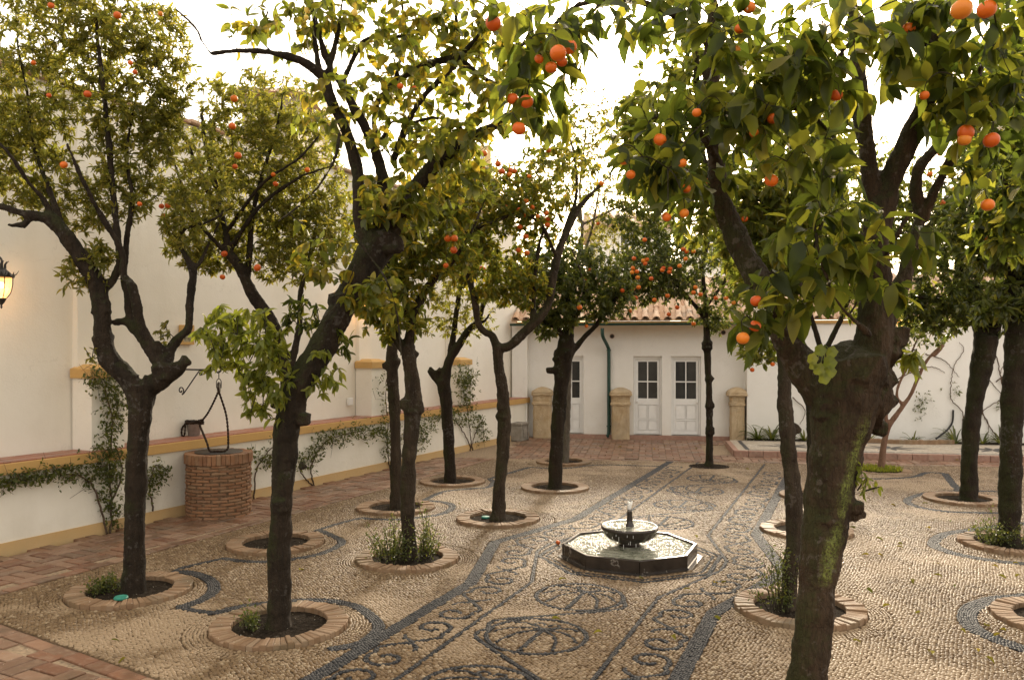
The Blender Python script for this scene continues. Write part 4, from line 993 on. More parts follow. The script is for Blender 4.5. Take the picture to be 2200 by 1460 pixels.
v, f = full_bevel_box(.045, .02, .12, .004); o = Acc().add(v, f).build('wall_plate', MT['iron'], bk, origin=(0, 0, 0)); o.rotation_euler = (0, 0, math.atan2(WD[1], WD[0])); o.location = Vector(nn_ * .012)
pz = br0 + np.array([0, 0, -.24]); pl = thing('pulley', 'dark wooden pulley block hanging from the iron bracket', 'pulley', pz); pl.location = Vector(pz)
wd3 = np.r_[WD, 0]
a = Acc(); V = []
for z_, r_ in ((-.022, .05), (-.02, .062), (-.006, .062), (0, .048), (.006, .062), (.02, .062), (.022, .05)): V.append((r_, z_))
ax = (nn_ * .75 + wd3 * .66); ax /= np.linalg.norm(ax); sx = np.cross(ax, (0, 0, 1))
Vv = []; n = 24
for r_, z_ in V:
    for i in range(n): an = i / n * 6.28318; Vv.append(pz + ax * z_ + r_ * (math.cos(an) * sx + 1.15 * math.sin(an) * np.array([0, 0, 1])))
a.addl(Vv, [(k * n + i, k * n + (i + 1) % n, (k + 1) * n + (i + 1) % n, (k + 1) * n + i) for k in range(6) for i in range(n)] + [tuple(range(n))[::-1], tuple(range(6 * n, 7 * n))]); a.build('wheel', MT['greystone'], pl)
a = Acc(); P, R = catmull([pz + ax * .03 + (0, 0, -.01), pz + ax * .03 + (0, 0, .085), pz + (0, 0, .12), pz - ax * .03 + (0, 0, .085), pz - ax * .03 + (0, 0, -.01)], [.006] * 5, .02); tube(a, P, R, 6)
P, R = catmull([pz + (0, 0, .115), pz + sx * .018 + (0, 0, .15), pz + (0, 0, .235), pz - sx * .018 + (0, 0, .15), pz + (0, 0, .115)], [.005] * 5, .015); tube(a, P, R, 6); a.build('hanger', MT['iron'], pl, smooth=True)
LZ = 1.03; bkt = np.array(at(417, 937, (H - LZ) * FPX / (937 - HY)))
bu = thing('zinc_bucket', 'small grey zinc bucket draped with rope, standing on the red tiled ledge', 'bucket', bkt)
a = Acc(); lathe(a, [(.0, .004), (.072, .004), (.078, .012), (.105, .19), (.111, .196), (.108, .202), (.10, .196), (.074, .02), (.0, .018)], 32, bkt); a.build('pail', MT['zinc'], bu, smooth=True)
a = Acc(); P, R = catmull([bkt + np.array([math.cos(t_) * .108, 0, .19 + math.sin(t_) * .03]) for t_ in np.linspace(0, math.pi, 9)], [.004] * 9, .02); tube(a, P, R, 6); a.build('handle', MT['iron'], bu, smooth=True)
rp = thing('well_rope', 'dark chain-like rope looped over the pulley, wound on the bucket and lying on the lid', 'rope', pz)
RB = bkt + np.array([.11, -.05, .20])
def rope(acc, pts, r=.014):
    P, R = catmull(pts, [r] * len(pts), .012); n = len(P); tube(acc, P, r * (1 + .22 * np.sin(np.arange(n) * 1.6)), 7)
a = Acc(); lid = WC + np.array([0, 0, .895])
rope(a, [RB, RB + (pz - RB) * .4 + (.02, 0, -.03), pz - sx * .062 * np.sign(sx[0]) + (0, 0, -.03), pz + np.array([0, 0, .062]), pz + sx * .062 * np.sign(sx[0]) + (0, 0, -.03), lid + np.array([.12, -.05, .48]), lid + np.array([.165, -.10, .12]), lid + np.array([.15, -.14, .012]), lid + np.array([.02, -.16, .0]), lid + np.array([-.07, -.15, .005]), lid + np.array([-.13, -.10, .12]), RB + np.array([-.0, -.03, -.03])])
a.build('hanging_rope', MT['rope'], rp, smooth=True)
a = Acc(); t = np.linspace(0, 3.4 * 2 * math.pi, 90)
rope(a, [bkt + np.array([(.115 + .012 * math.sin(x * 3.1)) * math.cos(x), (.115 + .012 * math.sin(x * 2.3)) * math.sin(x), .19 + .018 * math.sin(x * 1.7) + .008 * (x / 6)]) for x in t], .012)
rope(a, [bkt + np.array(p) for p in ((-.10, -.05, .20), (-.15, -.06, .12), (-.15, -.07, .03), (-.12, -.08, .012), (-.10, -.085, .06), (-.10, -.07, .19))], .012)
a.build('rope_coil', MT['rope'], rp, smooth=True)

# ------------------------------------------------------------------ wall lanterns (lit)
def lantern(px_, py_, fr, dd, lab, axd, sc=1.0):
    c = fr(px_, py_, dd); t = thing('wall_lantern', lab, 'lantern', c, 'lit wall lanterns'); n = 6
    def q(prof, nn=6, a0=.3): return lathe(Acc(), [(r * sc, z * sc) for r, z in prof], nn, c, a0)
    q([(.05, -.17), (.095, -.10), (.115, 0), (.118, .10)], 12).build('glass', MT['lampglass'], t, smooth=True)
    vv, ff = ico(2, .040 * sc); Acc().add(vv + c, ff).build('bulb', MT['bulb'], t, smooth=True)
    q([(.0, -.31), (.014, -.29), (.01, -.26), (.04, -.22), (.05, -.20), (.06, -.175), (.045, -.165), (.0, -.165)], 12).build('finial', MT['iron'], t)
    q([(.15, .10), (.155, .115), (.13, .13), (.10, .165), (.06, .20), (.055, .22), (.0, .225)], 12).build('hood', MT['iron'], t)
    a = Acc()
    for i in range(6):
        an = .3 + i * math.pi / 3; e = np.array([math.cos(an), math.sin(an), 0]); z = np.array([0, 0, 1.])
        P, R = catmull([c + sc * (e * .055 - z * .175), c + sc * (e * .105 - z * .10), c + sc * (e * .128), c + sc * (e * .133 + z * .11), c + sc * (e * .17 + z * .14), c + sc * (e * .20 + z * .19)], np.array([.006, .006, .006, .007, .006, .002]) * sc, .03 * sc); tube(a, P, R, 5)
        P, R = catmull([c + sc * (e * .05 + z * .22), c + sc * (e * .05 + z * .27), c + sc * (e * .085 + z * .31)], np.array([.01, .008, .004]) * sc, .03 * sc); tube(a, P, R, 5)
        for k in range(2):
            an2 = an + (k + .5) * math.pi / 6; e2 = np.array([math.cos(an2), math.sin(an2), 0]); a.addl([c + sc * (e2 * .15 + z * .112 + np.cross(e2, z) * .03), c + sc * (e2 * .15 + z * .112 - np.cross(e2, z) * .03), c + sc * (e2 * .16 + z * .165), c + sc * (e2 * .142 + z * .112)], [(0, 1, 2), (1, 3, 2), (3, 0, 2), (0, 3, 1)])
    a.build('cage', MT['iron'], t)
    a = Acc(); P, R = catmull([c + sc * np.array([0, 0, .21]), c + sc * np.array([0, 0, .33]), c - axd * .14 * sc + sc * np.array([0, 0, .38]), c - axd * .25 * sc + sc * np.array([0, 0, .25]), c - axd * (dd - .0) + sc * np.array([0, 0, .1])], [.014 * sc] * 5, .03); tube(a, P, R, 6); a.build('arm', MT['iron'], t, smooth=True)
    ld = bpy.data.lights.new('lantern_light', 'POINT'); ld.energy = 7 * sc; ld.color = (1, .55, .22); ld.shadow_soft_size = .05; lo = bpy.data.objects.new('lantern_light', ld); COL.objects.link(lo); lo.location = Vector(c + axd * .0 + np.array([0, 0, 0.0])); lo.parent = t; lo.location = (0, 0, -.01)
def onw2(px_, py_, dd): return onwall(px_, py_, -LD + dd)
lantern(3, 612, onw2, .36, 'lit black iron lantern on the cream wall, cut by the left edge of the photo', nn_, .86)
lantern(789, 662, onw2, .36, 'lit iron lantern on the cream wall half hidden behind yellow leaves above the middle pier', nn_)
def onb2(px_, py_, dd): return onbld(px_, py_, .40 + dd)
lantern(1941, 688, onb2, .30, 'lit iron lantern on the white wing wall, glimpsed through the crowns on the right', np.r_[BN, 0], .9)

# ------------------------------------------------------------------ climbers on the bench wall
def climber(lab, stems, foliage, fr, m='leaf_dark', name='climbing_vine', wander=.02, L=.055):
    base = fr(*stems[0][0], .02); t = thing(name, lab, 'climber', base)
    a = Acc()
    for st in stems:
        pts = [fr(x, y, .03 + RNG.uniform(0, .03)) for x, y in st]; n = len(pts); P, R = catmull(pts, np.linspace(.014, .006, n), .05)
        P = P + RNG.normal(0, .006, P.shape); tube(a, P, R, 5)
    b = Acc()
    for (pl, w, num) in foliage:
        pl = np.asarray(pl, float); seg = np.r_[0, np.cumsum(np.linalg.norm(np.diff(pl, axis=0), axis=1))]
        s = RNG.uniform(0, seg[-1], int(num * 1.6)); num = len(s); x = np.interp(s, seg, pl[:, 0]) + RNG.normal(0, w, num); y = np.interp(s, seg, pl[:, 1]) + RNG.normal(0, w, num)
        cl = [fr(px_, py_, RNG.uniform(.02, .13)) for px_, py_ in zip(x, y)]
        for c_ in cl[::3]:
            e = c_ + RNG.normal(0, .07, 3); tube(a, [c_, e], [.003, .0015], 4)
        c_ = np.repeat(np.array(cl), 3, 0) + RNG.normal(0, .025, (len(cl) * 3, 3)); d = RNG.normal(0, 1, c_.shape) + np.array([.5, -.5, -.35])
        leaves(b, c_, d, RNG.uniform(.6, 1.25, len(c_)) * L, .5, TF)
    a.build('stem', MT['stem'], t, smooth=True); b.build('foliage', MT[m], t, kind='stuff'); return t
climber('bushy green climber on the first pier and along the wall beside the knobbed tree',
        [[(236, 1146), (240, 1090), (236, 1000), (241, 900), (226, 845), (214, 808)], [(230, 1146), (206, 1060), (172, 1022), (100, 1020), (40, 1032), (-10, 1052)], [(330, 1095), (322, 1050), (334, 1000), (360, 1010)], [(238, 1080), (262, 1020), (250, 960)]],
        [([(190, 805), (225, 815), (250, 850), (252, 900)], 17, 130), ([(245, 900), (235, 950), (245, 1000), (225, 1080)], 15, 110), ([(-10, 1046), (40, 1026), (100, 1018), (170, 1014)], 10, 130), ([(180, 1020), (230, 1000), (260, 990)], 18, 80), ([(318, 1060), (325, 1010), (362, 1012)], 10, 60), ([(240, 1080), (250, 1130)], 10, 30)], onwall)
climber('green climber between the well and the twin trunks, trained along under the ledge',
        [[(676, 1048), (668, 1005), (690, 960), (720, 938), (780, 925), (832, 922)], [(545, 1080), (552, 1010), (580, 965), (600, 955)], [(676, 1046), (650, 1020), (640, 990)]],
        [([(540, 975), (590, 990), (600, 960)], 12, 60), ([(640, 1000), (670, 985), (690, 945)], 11, 60), ([(690, 940), (760, 930), (835, 918)], 11, 150), ([(835, 930), (835, 985)], 9, 40)], onwall)
climber('leafy climber reaching from behind the twin trunks up the middle pier',
        [[(838, 1010), (832, 960), (833, 905), (829, 850), (832, 790)]], [([(828, 800), (830, 850), (832, 905)], 9, 50), ([(860, 935), (900, 910), (940, 900)], 12, 90), ([(900, 960), (905, 920)], 9, 40)], onwall)
climber('dense dark climber with a round top on the last wall pier before the corner',
        [[(1016, 972), (1010, 930), (1004, 880), (994, 830)], [(1010, 968), (1022, 930), (1036, 905), (1040, 940)], [(1012, 960), (980, 905), (940, 895)]],
        [([(985, 800), (1008, 812), (990, 830)], 12, 110), ([(1000, 840), (1008, 870)], 8, 40), ([(945, 890), (985, 890), (1020, 900)], 11, 90), ([(1030, 900), (1040, 945)], 7, 40)], onwall, L=.065)
# bare winter climber on the white wing wall
def onb(px_, py_, d=0.0): return onbld(px_, py_, .40 + d)
t = climber('leafless brown creeper trained in crossing lines over the white wing wall', [[(2070, 930), (2067, 885), (2043, 856), (2043, 829), (2049, 788), (2070, 752), (2060, 735)], [(1922, 817), (1964, 797), (1993, 788), (2014, 791), (2030, 801)], [(2150, 940), (2135, 930), (2110, 880), (2112, 823), (2135, 779), (2140, 740)], [(2141, 764), (2151, 817), (2156, 853), (2112, 882), (2123, 906), (2123, 940)], [(2105, 788), (2156, 853)], [(2140, 820), (2180, 790)], [(1702, 853), (1730, 882), (1718, 912)], [(2160, 930), (2170, 870), (2150, 800), (2175, 770)], [(1890, 908), (1905, 870), (1910, 830)], [(1990, 760), (2030, 775), (2060, 810)]],
        [([(1975, 880), (1990, 850), (1970, 890)], 10, 26), ([(2055, 830), (2060, 850)], 5, 8), ([(2160, 850), (2150, 870)], 6, 10)], onb, name='bare_creeper')
ho = Acc(); P, R = catmull([onb(x, y, d) for x, y, d in ((2048, 880, .04), (2046, 906, .05), (2034, 924, .12), (2011, 942, .3))], [.022] * 4, .05); tube(ho, P, R, 8); o = ho.build('garden_hose', MT['blackrubber'], None, tuple(P[-1])); tag(o, 'thick black hose rising from the planting bed up the white wing wall', 'hose')

# ------------------------------------------------------------------ strap-leaved plants in the bed
def strap_plant(px_, py_, n, ln, lab):
    Y = onb(px_, py_, .33)[1]; c = onb(px_, py_, .33); c[2] = .10; t = thing('strap_leaf_plant', lab, 'plant', c, 'strap-leaved plants in the planting bed'); 
    for i in range(int(n * 1.3)):
        an = RNG.uniform(0, 6.283); up = RNG.uniform(.35, 1.25); l_ = 1.3 * ln * RNG.uniform(.7, 1.15); e = np.array([math.cos(an), math.sin(an), 0]); side = np.cross(e, (0, 0, 1)); a = Acc(); V = []; K = 6; p = c + e * .02; d = e * math.cos(up) + np.array([0, 0, math.sin(up)])
        for k in range(K + 1):
            w = .021 * (1 - (k / K) ** 2.2) + .0015; V += [p - side * w + (0, 0, .006), p.copy(), p + side * w + (0, 0, .006)]; d = d + np.array([0, 0, -.30]) * (k / K + .25); d /= np.linalg.norm(d); p = p + d * l_ / K
        a.add(V, np.array([(k * 3 + j, k * 3 + j + 1, k * 3 + j + 4, k * 3 + j + 3) for k in range(K) for j in (0, 1)])); a.build('leaf', MT['leaf_dark'], t, smooth=True)
strap_plant(1628, 946, 22, .42, 'strap-leaved clump at the left end of the terrace bed, beside the slender pillar')
strap_plant(1658, 946, 22, .45, 'strap-leaved clump second from the left end of the terrace bed')
strap_plant(1728, 946, 14, .40, 'strap-leaved clump between the two right trunks, on the terrace bed')
strap_plant(1866, 943, 9, .38, 'sparse drooping strap-leaved clump just left of the curved brick edging')
strap_plant(1962, 940, 10, .26, 'small low strap-leaved plant inside the curved brick edging')
strap_plant(2052, 943, 18, .46, 'tall spiky strap-leaved clump beside the black hose')
strap_plant(2112, 943, 14, .32, 'low strap-leaved clump under the crossing creeper stems')
strap_plant(2150, 941, 12, .42, 'upright strap-leaved clump right of the creeper, near the edge trunk')

# ------------------------------------------------------------------ weeds and shrubs at the foot of trees
def weed(c, h, r, n, lab, m='leaf_dark', L=.028, cat='shrub', name='green_shrub', lf=12):
    t = thing(name, lab, cat, c); a = Acc(); b = Acc()
    for i in range(n):
        an = RNG.uniform(0, 6.283); rr = r * math.sqrt(RNG.uniform(0, 1)); p0 = c + np.array([rr * .5 * math.cos(an), rr * .5 * math.sin(an), 0]); hh = h * RNG.uniform(.35, 1) * (1 - .45 * rr / r)
        p1 = p0 + np.array([rr * .3 * math.cos(an), rr * .3 * math.sin(an), hh * .55]) + RNG.normal(0, .02, 3); p2 = p0 + np.array([rr * .7 * math.cos(an), rr * .7 * math.sin(an), hh]) + RNG.normal(0, .03, 3)
        P, R = catmull([p0, p1, p2], [.004, .003, .0015], .04); tube(a, P, R, 4)
        tt = RNG.uniform(.15, 1, int(lf * hh / h) + 4); q = np.array([np.interp(tt * (len(P) - 1), np.arange(len(P)), P[:, k]) for k in range(3)]).T
        q = np.repeat(q, 3, 0); d = RNG.normal(0, 1, q.shape) + (0, 0, .25); d /= np.linalg.norm(d, axis=1)[:, None]; st = q + d * RNG.uniform(0, .05, len(q))[:, None]
        leaves(b, st, d, RNG.uniform(.6, 1.3, len(q)) * L, .55, TF)
    a.build('stem', MT['twig'], t); b.build('foliage', MT[m], t, kind='stuff'); return t
weed(RC['mid_a'] + np.array([-.14, -.12, .02]), .66, .26, 44, 'bushy green shrub in the ring at the foot of the trunk left of the fountain')
weed(RC['mid_a'] + np.array([.17, -.02, .02]), .70, .20, 26, 'second green shrub on the right side of the same trunk, left of the fountain')
weed(RC['right_a'] + np.array([-.20, -.10, .02]), .74, .20, 26, 'wispy shrub in the light-catching brick ring right of the fountain')
weed(RC['dark_b'] + np.array([-.22, -.05, .02]), .48, .26, 44, 'bushy dark weeds in the ring on the far right, left of the trunk')
weed(RC['dark_b'] + np.array([.24, -.08, .02]), .30, .15, 18, 'small dark weeds in the ring on the far right, right of the trunk')
weed(RC['knob'] + np.array([-.22, -.02, .02]), .18, .17, 22, 'low green weeds in the ring of the knobbed tree on the left')
weed(RC['lean'] + np.array([-.22, -.10, .02]), .20, .09, 10, 'thin weed tuft in the ring of the leaning mossy tree')
for key, dx, dy, rr, lab in (('knob', .08, -.35, .06, 'teal plastic cap lying in the ring of the knobbed tree'), ('slim', -.17, .06, .055, 'teal plastic cap in the ring of the Y-shaped slim tree'), ('right_b', -.2, -.03, .06, 'teal plastic cap in the ring right of the fountain')):
    c = RC[key] + np.array([dx, dy, .02 if key != 'knob' else .05]); a = Acc(); lathe(a, [(.0, 0), (rr, 0), (rr * 1.04, .01), (rr * .9, .022), (.0, .025)], 20, c); o = a.build('plastic_cap', MT['teal'], None, tuple(c)); tag(o, lab, 'cap')

# ------------------------------------------------------------------ fallen leaves and a fallen orange
fm = Acc(); leaves(fm, [(0, 0, 0)], [(1, 0, .05)], .085, .45, TN, 1.2, .95); fl_me = fm.mesh('fallen_leaf', MT['leaf_fallen'])
FLP = [(1500, 1160), (1375, 1246), (1480, 1272), (1198, 1252), (1188, 1336), (1530, 1258), (1440, 1372), (1295, 1365), (1562, 1255), (1530, 1330), (1915, 1087), (1980, 1085), (2000, 1140), (1883, 1160), (1930, 1172), (1925, 1178), (1890, 1196), (1868, 1197), (1840, 1140), (2040, 1125), (2020, 1215), (2010, 1240), (1830, 1383), (2062, 1358), (2115, 1350), (2105, 1408), (2120, 1418), (2165, 1362), (2150, 1368), (2175, 1215), (2178, 1245), (2145, 1241), (2130, 1220), (1978, 1320), (2055, 1262), (1895, 1310), (2000, 1413), (240, 1382), (270, 1420), (985, 1085), (880, 1075), (640, 1230), (1600, 1010), (1400, 965), (1430, 960), (1290, 960), (1380, 957), (1340, 962), (1500, 965), (1700, 1000), (2048, 991), (1820, 1300), (1860, 1270), (1960, 1250)]
SHORT = {'knob': 'ring of the knobbed forked tree', 'lean': 'ring of the leaning mossy tree', 'mid_a': 'ring with the big green shrub', 'twin': 'ring behind the shrub ring', 'far_a': 'small ring by the last wall pier', 'slim': 'ring of the Y-shaped slim tree', 'stump': 'ring before the narrow door', 'pale': 'far ring by the red paving', 'axis': 'soil pit of the straight knobby tree', 'near': 'huge near trunk', 'right_a': 'light-catching ring with wispy shrub', 'right_b': 'ring right of the fountain', 'right_c': 'ring behind the huge trunk', 'pink': 'grass ring of the pink sapling', 'dark_a': 'ring in the smaller dark curve', 'dark_b': 'ring with bushy weeds', 'edge': 'ring cut by the right edge', 'hidden': 'ring behind the leaning trunk', 'fountain': 'black fountain'}
LMK = [(k, RC[k][:2]) for k in RINGS] + [('fountain', FC)]; RANK = ['closest', 'second closest', 'third closest', 'fourth closest', 'fifth closest', 'sixth closest', 'seventh closest', 'eighth closest', 'ninth closest', 'tenth closest', 'eleventh closest', 'twelfth closest']
placed = []
for x, y in FLP:
    p = ground(x + RNG.uniform(-4, 4), y); p[2] = .030; o = link('fallen_leaf', fl_me, None, p, (RNG.normal(0, .25), RNG.normal(0, .25), RNG.uniform(0, 6.28))); s = RNG.uniform(.7, 1.15); o.scale = (s, s, s); dd_ = [np.linalg.norm(p[:2] - q_) for _, q_ in LMK]; i_ = int(np.argmin(dd_)); placed.append((LMK[i_][0], dd_[i_], o))
for k_ in set(a_[0] for a_ in placed):
    for n_, (_, _, o) in enumerate(sorted((a_ for a_ in placed if a_[0] == k_), key=lambda a_: a_[1])):
        tag(o, 'fallen leaf lying ' + (RANK[n_] if n_ < len(RANK) else 'farthest') + ' to the ' + SHORT[k_], 'leaf', 'fallen leaves scattered over the paving')

# ------------------------------------------------------------------ tiny white petals fallen from the blossom
pt_ = Acc(); n = 9000; q = np.c_[RNG.uniform(-5.5, 6.5, n), RNG.uniform(5.6, 17, n)]; w_ = np.exp(-((RCA[None] - q[:, None]) ** 2).sum(2) / .8).max(1) * .5 + np.where(q[:, 0] < -.5 + (q[:, 1] - 8) * .25, .30, .05)
q = q[(RNG.uniform(0, 1, n) < w_) & (far_(q) > .15)]; q = q[inview(q, 0)]
in_ring = np.abs(np.linalg.norm(q[:, None] - RCA[None], axis=2) - .47).min(1) < .1
leaves(pt_, np.c_[q, np.where(in_ring, .062, .024)], RNG.normal(0, 1, (len(q), 3)) * (1, 1, .1), RNG.uniform(.006, .011, len(q)), .5, TF, 1, .95)
o = pt_.build('fallen_petals', MT['blossom'], None, kind='stuff'); tag(o, 'tiny white blossom petals strewn under the trees', 'petals')
# ------------------------------------------------------------------ orange trees
ov, of = ico(3, 1.0)
dim = np.exp(-((ov[:, 2] - 1) / .10) ** 2) * .07 + np.exp(-((ov[:, 2] + 1) / .06) ** 2) * .04
ov = ov * (1 - dim)[:, None] * np.array([1, 1, .93]) * .038
or_me = Acc().add(ov, of).mesh('orange', MT['orange'], smooth=True); or_me.materials.append(MT['leaf_dark'])
for pl_ in or_me.polygons:
    if pl_.center.z > .0325 and math.hypot(pl_.center.x, pl_.center.y) < .0075: pl_.material_index = 1
le_me = Acc().add(ov * np.array([.8, .8, 1.1]), of).mesh('lemon', MT['lemon'], smooth=True)
bl = Acc()
for i in range(5):
    an = i * 1.2566; d = np.array([math.cos(an), math.sin(an), .35]); leaves(bl, [(0, 0, 0)], [d], .017, .42, TF, 1, .6)
tube(bl, [(0, 0, -.004), (0, 0, .009)], [.0015, .0025], 5)
bl_me = bl.mesh('blossom', MT['blossom'])
bud = Acc(); vv_, ff_ = ico(1, .0045); bud.add(vv_ * np.array([1, 1, 1.7]), ff_); bud_me = bud.mesh('blossom', MT['blossom'], smooth=True)
tcl = bpy.data.textures.new('bark_lumps', 'CLOUDS'); tcl.noise_scale = .16; tcl.noise_depth = 3
tcf = bpy.data.textures.new('bark_ridges', 'CLOUDS'); tcf.noise_scale = .035; tcf.noise_depth = 2

def tree(key, label, limbs, blobs, L=.09, wr=.4, mat='leaf_dark', bark='bark', T=TF, knobs=(), oranges=(), per=11, nleaf=0, group='orange trees of the courtyard', name='orange_tree', blossoms=0, twigr=1.0, lemons=(), droop=.55, extra=0, sprouts=(), Y0=None, streakmat=None, cut=(), br=.10, soft=1.0, dens=1.35, lspread=.38, lvar=.22, wide=1.0):
    c = RC[key] if key in RC else key
    Y0 = Y0 or c[1]
    t = thing(name, label, 'tree', c, group)
    tr_ = Acc(); nodes, nrad = [], []
    thin = Acc()
    for li, lb in enumerate(limbs):
        P = [at(x, y, Y0 + dy) for x, y, r, dy in lb]; R = [r * .86 * (Y0 + dy) / FPX for x, y, r, dy in lb]
        if lb[-1][1] < 0: R[-1] *= .35
        if li == 0: P[0] = np.array([P[0][0], P[0][1], -.03]); dz_ = P[1] - P[0]; P, R = [P[0], P[0] + dz_ * min(.5, .14 / np.linalg.norm(dz_))] + P[1:], [R[0] * 1.32, R[0] * 1.02] + R[1:]
        P, R = catmull(P, R, .03)
        P = P + np.cumsum(RNG.normal(0, .0022, P.shape), 0) * np.linspace(0, 1, len(P))[:, None] if li else P
        big = R > .0085
        k = len(R) if big.all() else max(2, int(np.argmin(big)))
        if k > 2: tube(tr_, P[:k], R[:k], 14, wob=.09, ph=li * 1.3 + c[0])
        if k < len(R): tube(thin, P[max(0, k - 2):], R[max(0, k - 2):], 7)
        if li == 0: trunkpts = P
        if li > 0 or len(limbs) == 1: nodes.append(P); nrad.append(R)
        else: nodes.append(P[-3:]); nrad.append(R[-3:])
    for kx, ky, kr, kd in knobs:
        vv, ff = ico(2, 1.0); vv = vv * (1 + .18 * np.sin(vv * 4 + kx).sum(1))[:, None]; p = at(kx, ky, Y0 + kd); tr_.add(vv * .88 * kr * (Y0 + kd) / FPX + p, ff)
    tk = tr_.build('trunk', streakmat or MT[bark], t, smooth=True)
    vs = max(.0085, .0016 * Y0); md = tk.modifiers.new('join', 'REMESH'); md.mode = 'VOXEL'; md.voxel_size = vs; md.use_smooth_shade = True
    md = tk.modifiers.new('soften', 'SMOOTH'); md.iterations = 3; md.factor = .5
    for tx, s in ((tcl, .024), (tcf, .011)):
        md = tk.modifiers.new('gnarl', 'DISPLACE'); md.texture = tx; md.texture_coords = 'GLOBAL'; md.strength = s * (1 if Y0 < 12 else .6) * soft; md.mid_level = .56
    nodes = np.vstack(nodes); nrad = np.concatenate(nrad)
    # targets inside the crown volumes, joined one by one to the nearest wood
    tg, tw = [], []
    for b in blobs:
        x, y, dy, rx, ry, rd, n = b; n = int(n * dens)
        u = RNG.normal(0, 1, (n, 3)); u /= np.linalg.norm(u, axis=1)[:, None]; u *= (RNG.uniform(0, 1, n) ** .40)[:, None]
        Yc = Y0 + dy; ce = at(x, y, Yc); q = ce + wide * u * np.array([rx * Yc / FPX, rd, ry * Yc / FPX])
        q = q[q[:, 1] > 1.9]; tg.append(q)
    tg = np.vstack(tg); dmin = np.concatenate([np.linalg.norm(tg[i:i + 200, None] - nodes[None], axis=2).min(1) for i in range(0, len(tg), 200)])
    od = np.argsort(dmin + RNG.uniform(0, .15, len(tg))); nn = [nodes]; nr = [nrad]; NP, NR = nodes, nrad
    cap_ = len(tg) * 5 + len(nodes) + 10; buf = np.zeros((cap_, 3)); rb = np.zeros(cap_); m = len(nodes); buf[:m] = nodes; rb[:m] = nrad
    tws = Acc(); LB, LD_, LS = [], [], []
    for ti in od:
        p = tg[ti]; dv = buf[:m] - p; ds_ = np.sqrt((dv ** 2).sum(1)) + np.maximum(0, dv[:, 2]) * .35; j = int(ds_.argmin()); q = buf[j]; d = p - q; l_ = np.linalg.norm(d)
        if l_ < .03: continue
        if l_ > 1.6: continue
        r0 = min(rb[j] * .75, (.0030 + .010 * min(1, l_ / .8)) * twigr)
        r0 = max(r0, .0020 * twigr)
        mid = q + d * .5 + RNG.normal(0, .09, 3) * l_ + np.array([0, 0, .10 * l_]); P = np.array([q, q + (mid - q) * .5 + RNG.normal(0, .02, 3) * l_, mid, mid + (p - mid) * .55 + RNG.normal(0, .02, 3) * l_, p]); R = np.linspace(r0, max(.0013, r0 * .45), 5)
        tube(tws, P, R, 4 if Y0 > 6 else 5, cap=False)
        buf[m:m + 4] = P[1:]; rb[m:m + 4] = R[1:]; m += 4
        k = int(per * RNG.uniform(.6, 1.4)); tl = 1 - RNG.uniform(0, 1, k) ** 1.5 * min(1, lspread / l_); tl[:2] = 1
        ii = np.clip(tl * 4, 0, 3.999); i0 = ii.astype(int); fr = (ii - i0)[:, None]; B = P[i0] * (1 - fr) + P[i0 + 1] * fr; ax_ = P[i0 + 1] - P[i0]; ax_ /= np.linalg.norm(ax_, axis=1)[:, None] + 1e-9
        dd = ax_ * .55 + RNG.normal(0, .75, (k, 3)) + np.array([0, 0, -droop]); LB.append(B); LD_.append(dd); LS.append(np.clip(RNG.normal(1, lvar, k), .4, 1.6))
    LB = np.vstack(LB); LD_ = np.vstack(LD_); LS = np.concatenate(LS) * L
    if lemons or oranges:
        allw = buf[:m]
        for (lst, me, nm) in ((oranges, or_me, 'orange'), (lemons, le_me, 'lemon')):
            for (x, y, rpx, dy) in lst:
                Y = Y0 + dy; 
                if rpx > 0: Y = min(max(.038 * FPX / rpx, Y0 - 1.5), Y0 - (.6 if Y0 < 5 else .3))
                p = at(x, y, Y); s = (rpx * Y / FPX / .038) if rpx > 0 else RNG.uniform(.85, 1.1); s = min(max(s, .6), 1.35)
                top = p + np.array([0, 0, .034 * s]); up = top + np.array([RNG.normal(0, .015), RNG.normal(0, .015), .05])
                cand_ = np.linalg.norm(allw - up, axis=1) + np.maximum(0, up[2] - allw[:, 2]) * .4; q = allw[int(cand_.argmin())]
                Pq, Rq = catmull([q, (q + up) / 2 + (0, 0, .03), up, top], [.0035, .003, .0025, .002], .04); tube(tws, Pq, Rq, 5, cap=False)
                o = link(nm, me, t, p, (RNG.normal(0, .3), RNG.normal(0, .3), RNG.uniform(0, 6.28))); o.scale = (s, s, s)
                kk = 4; LB = np.vstack([LB, np.repeat(up[None], kk, 0)]); LD_ = np.vstack([LD_, RNG.normal(0, .7, (kk, 3)) + (0, 0, -.1)]); LS = np.r_[LS, np.full(kk, L)]
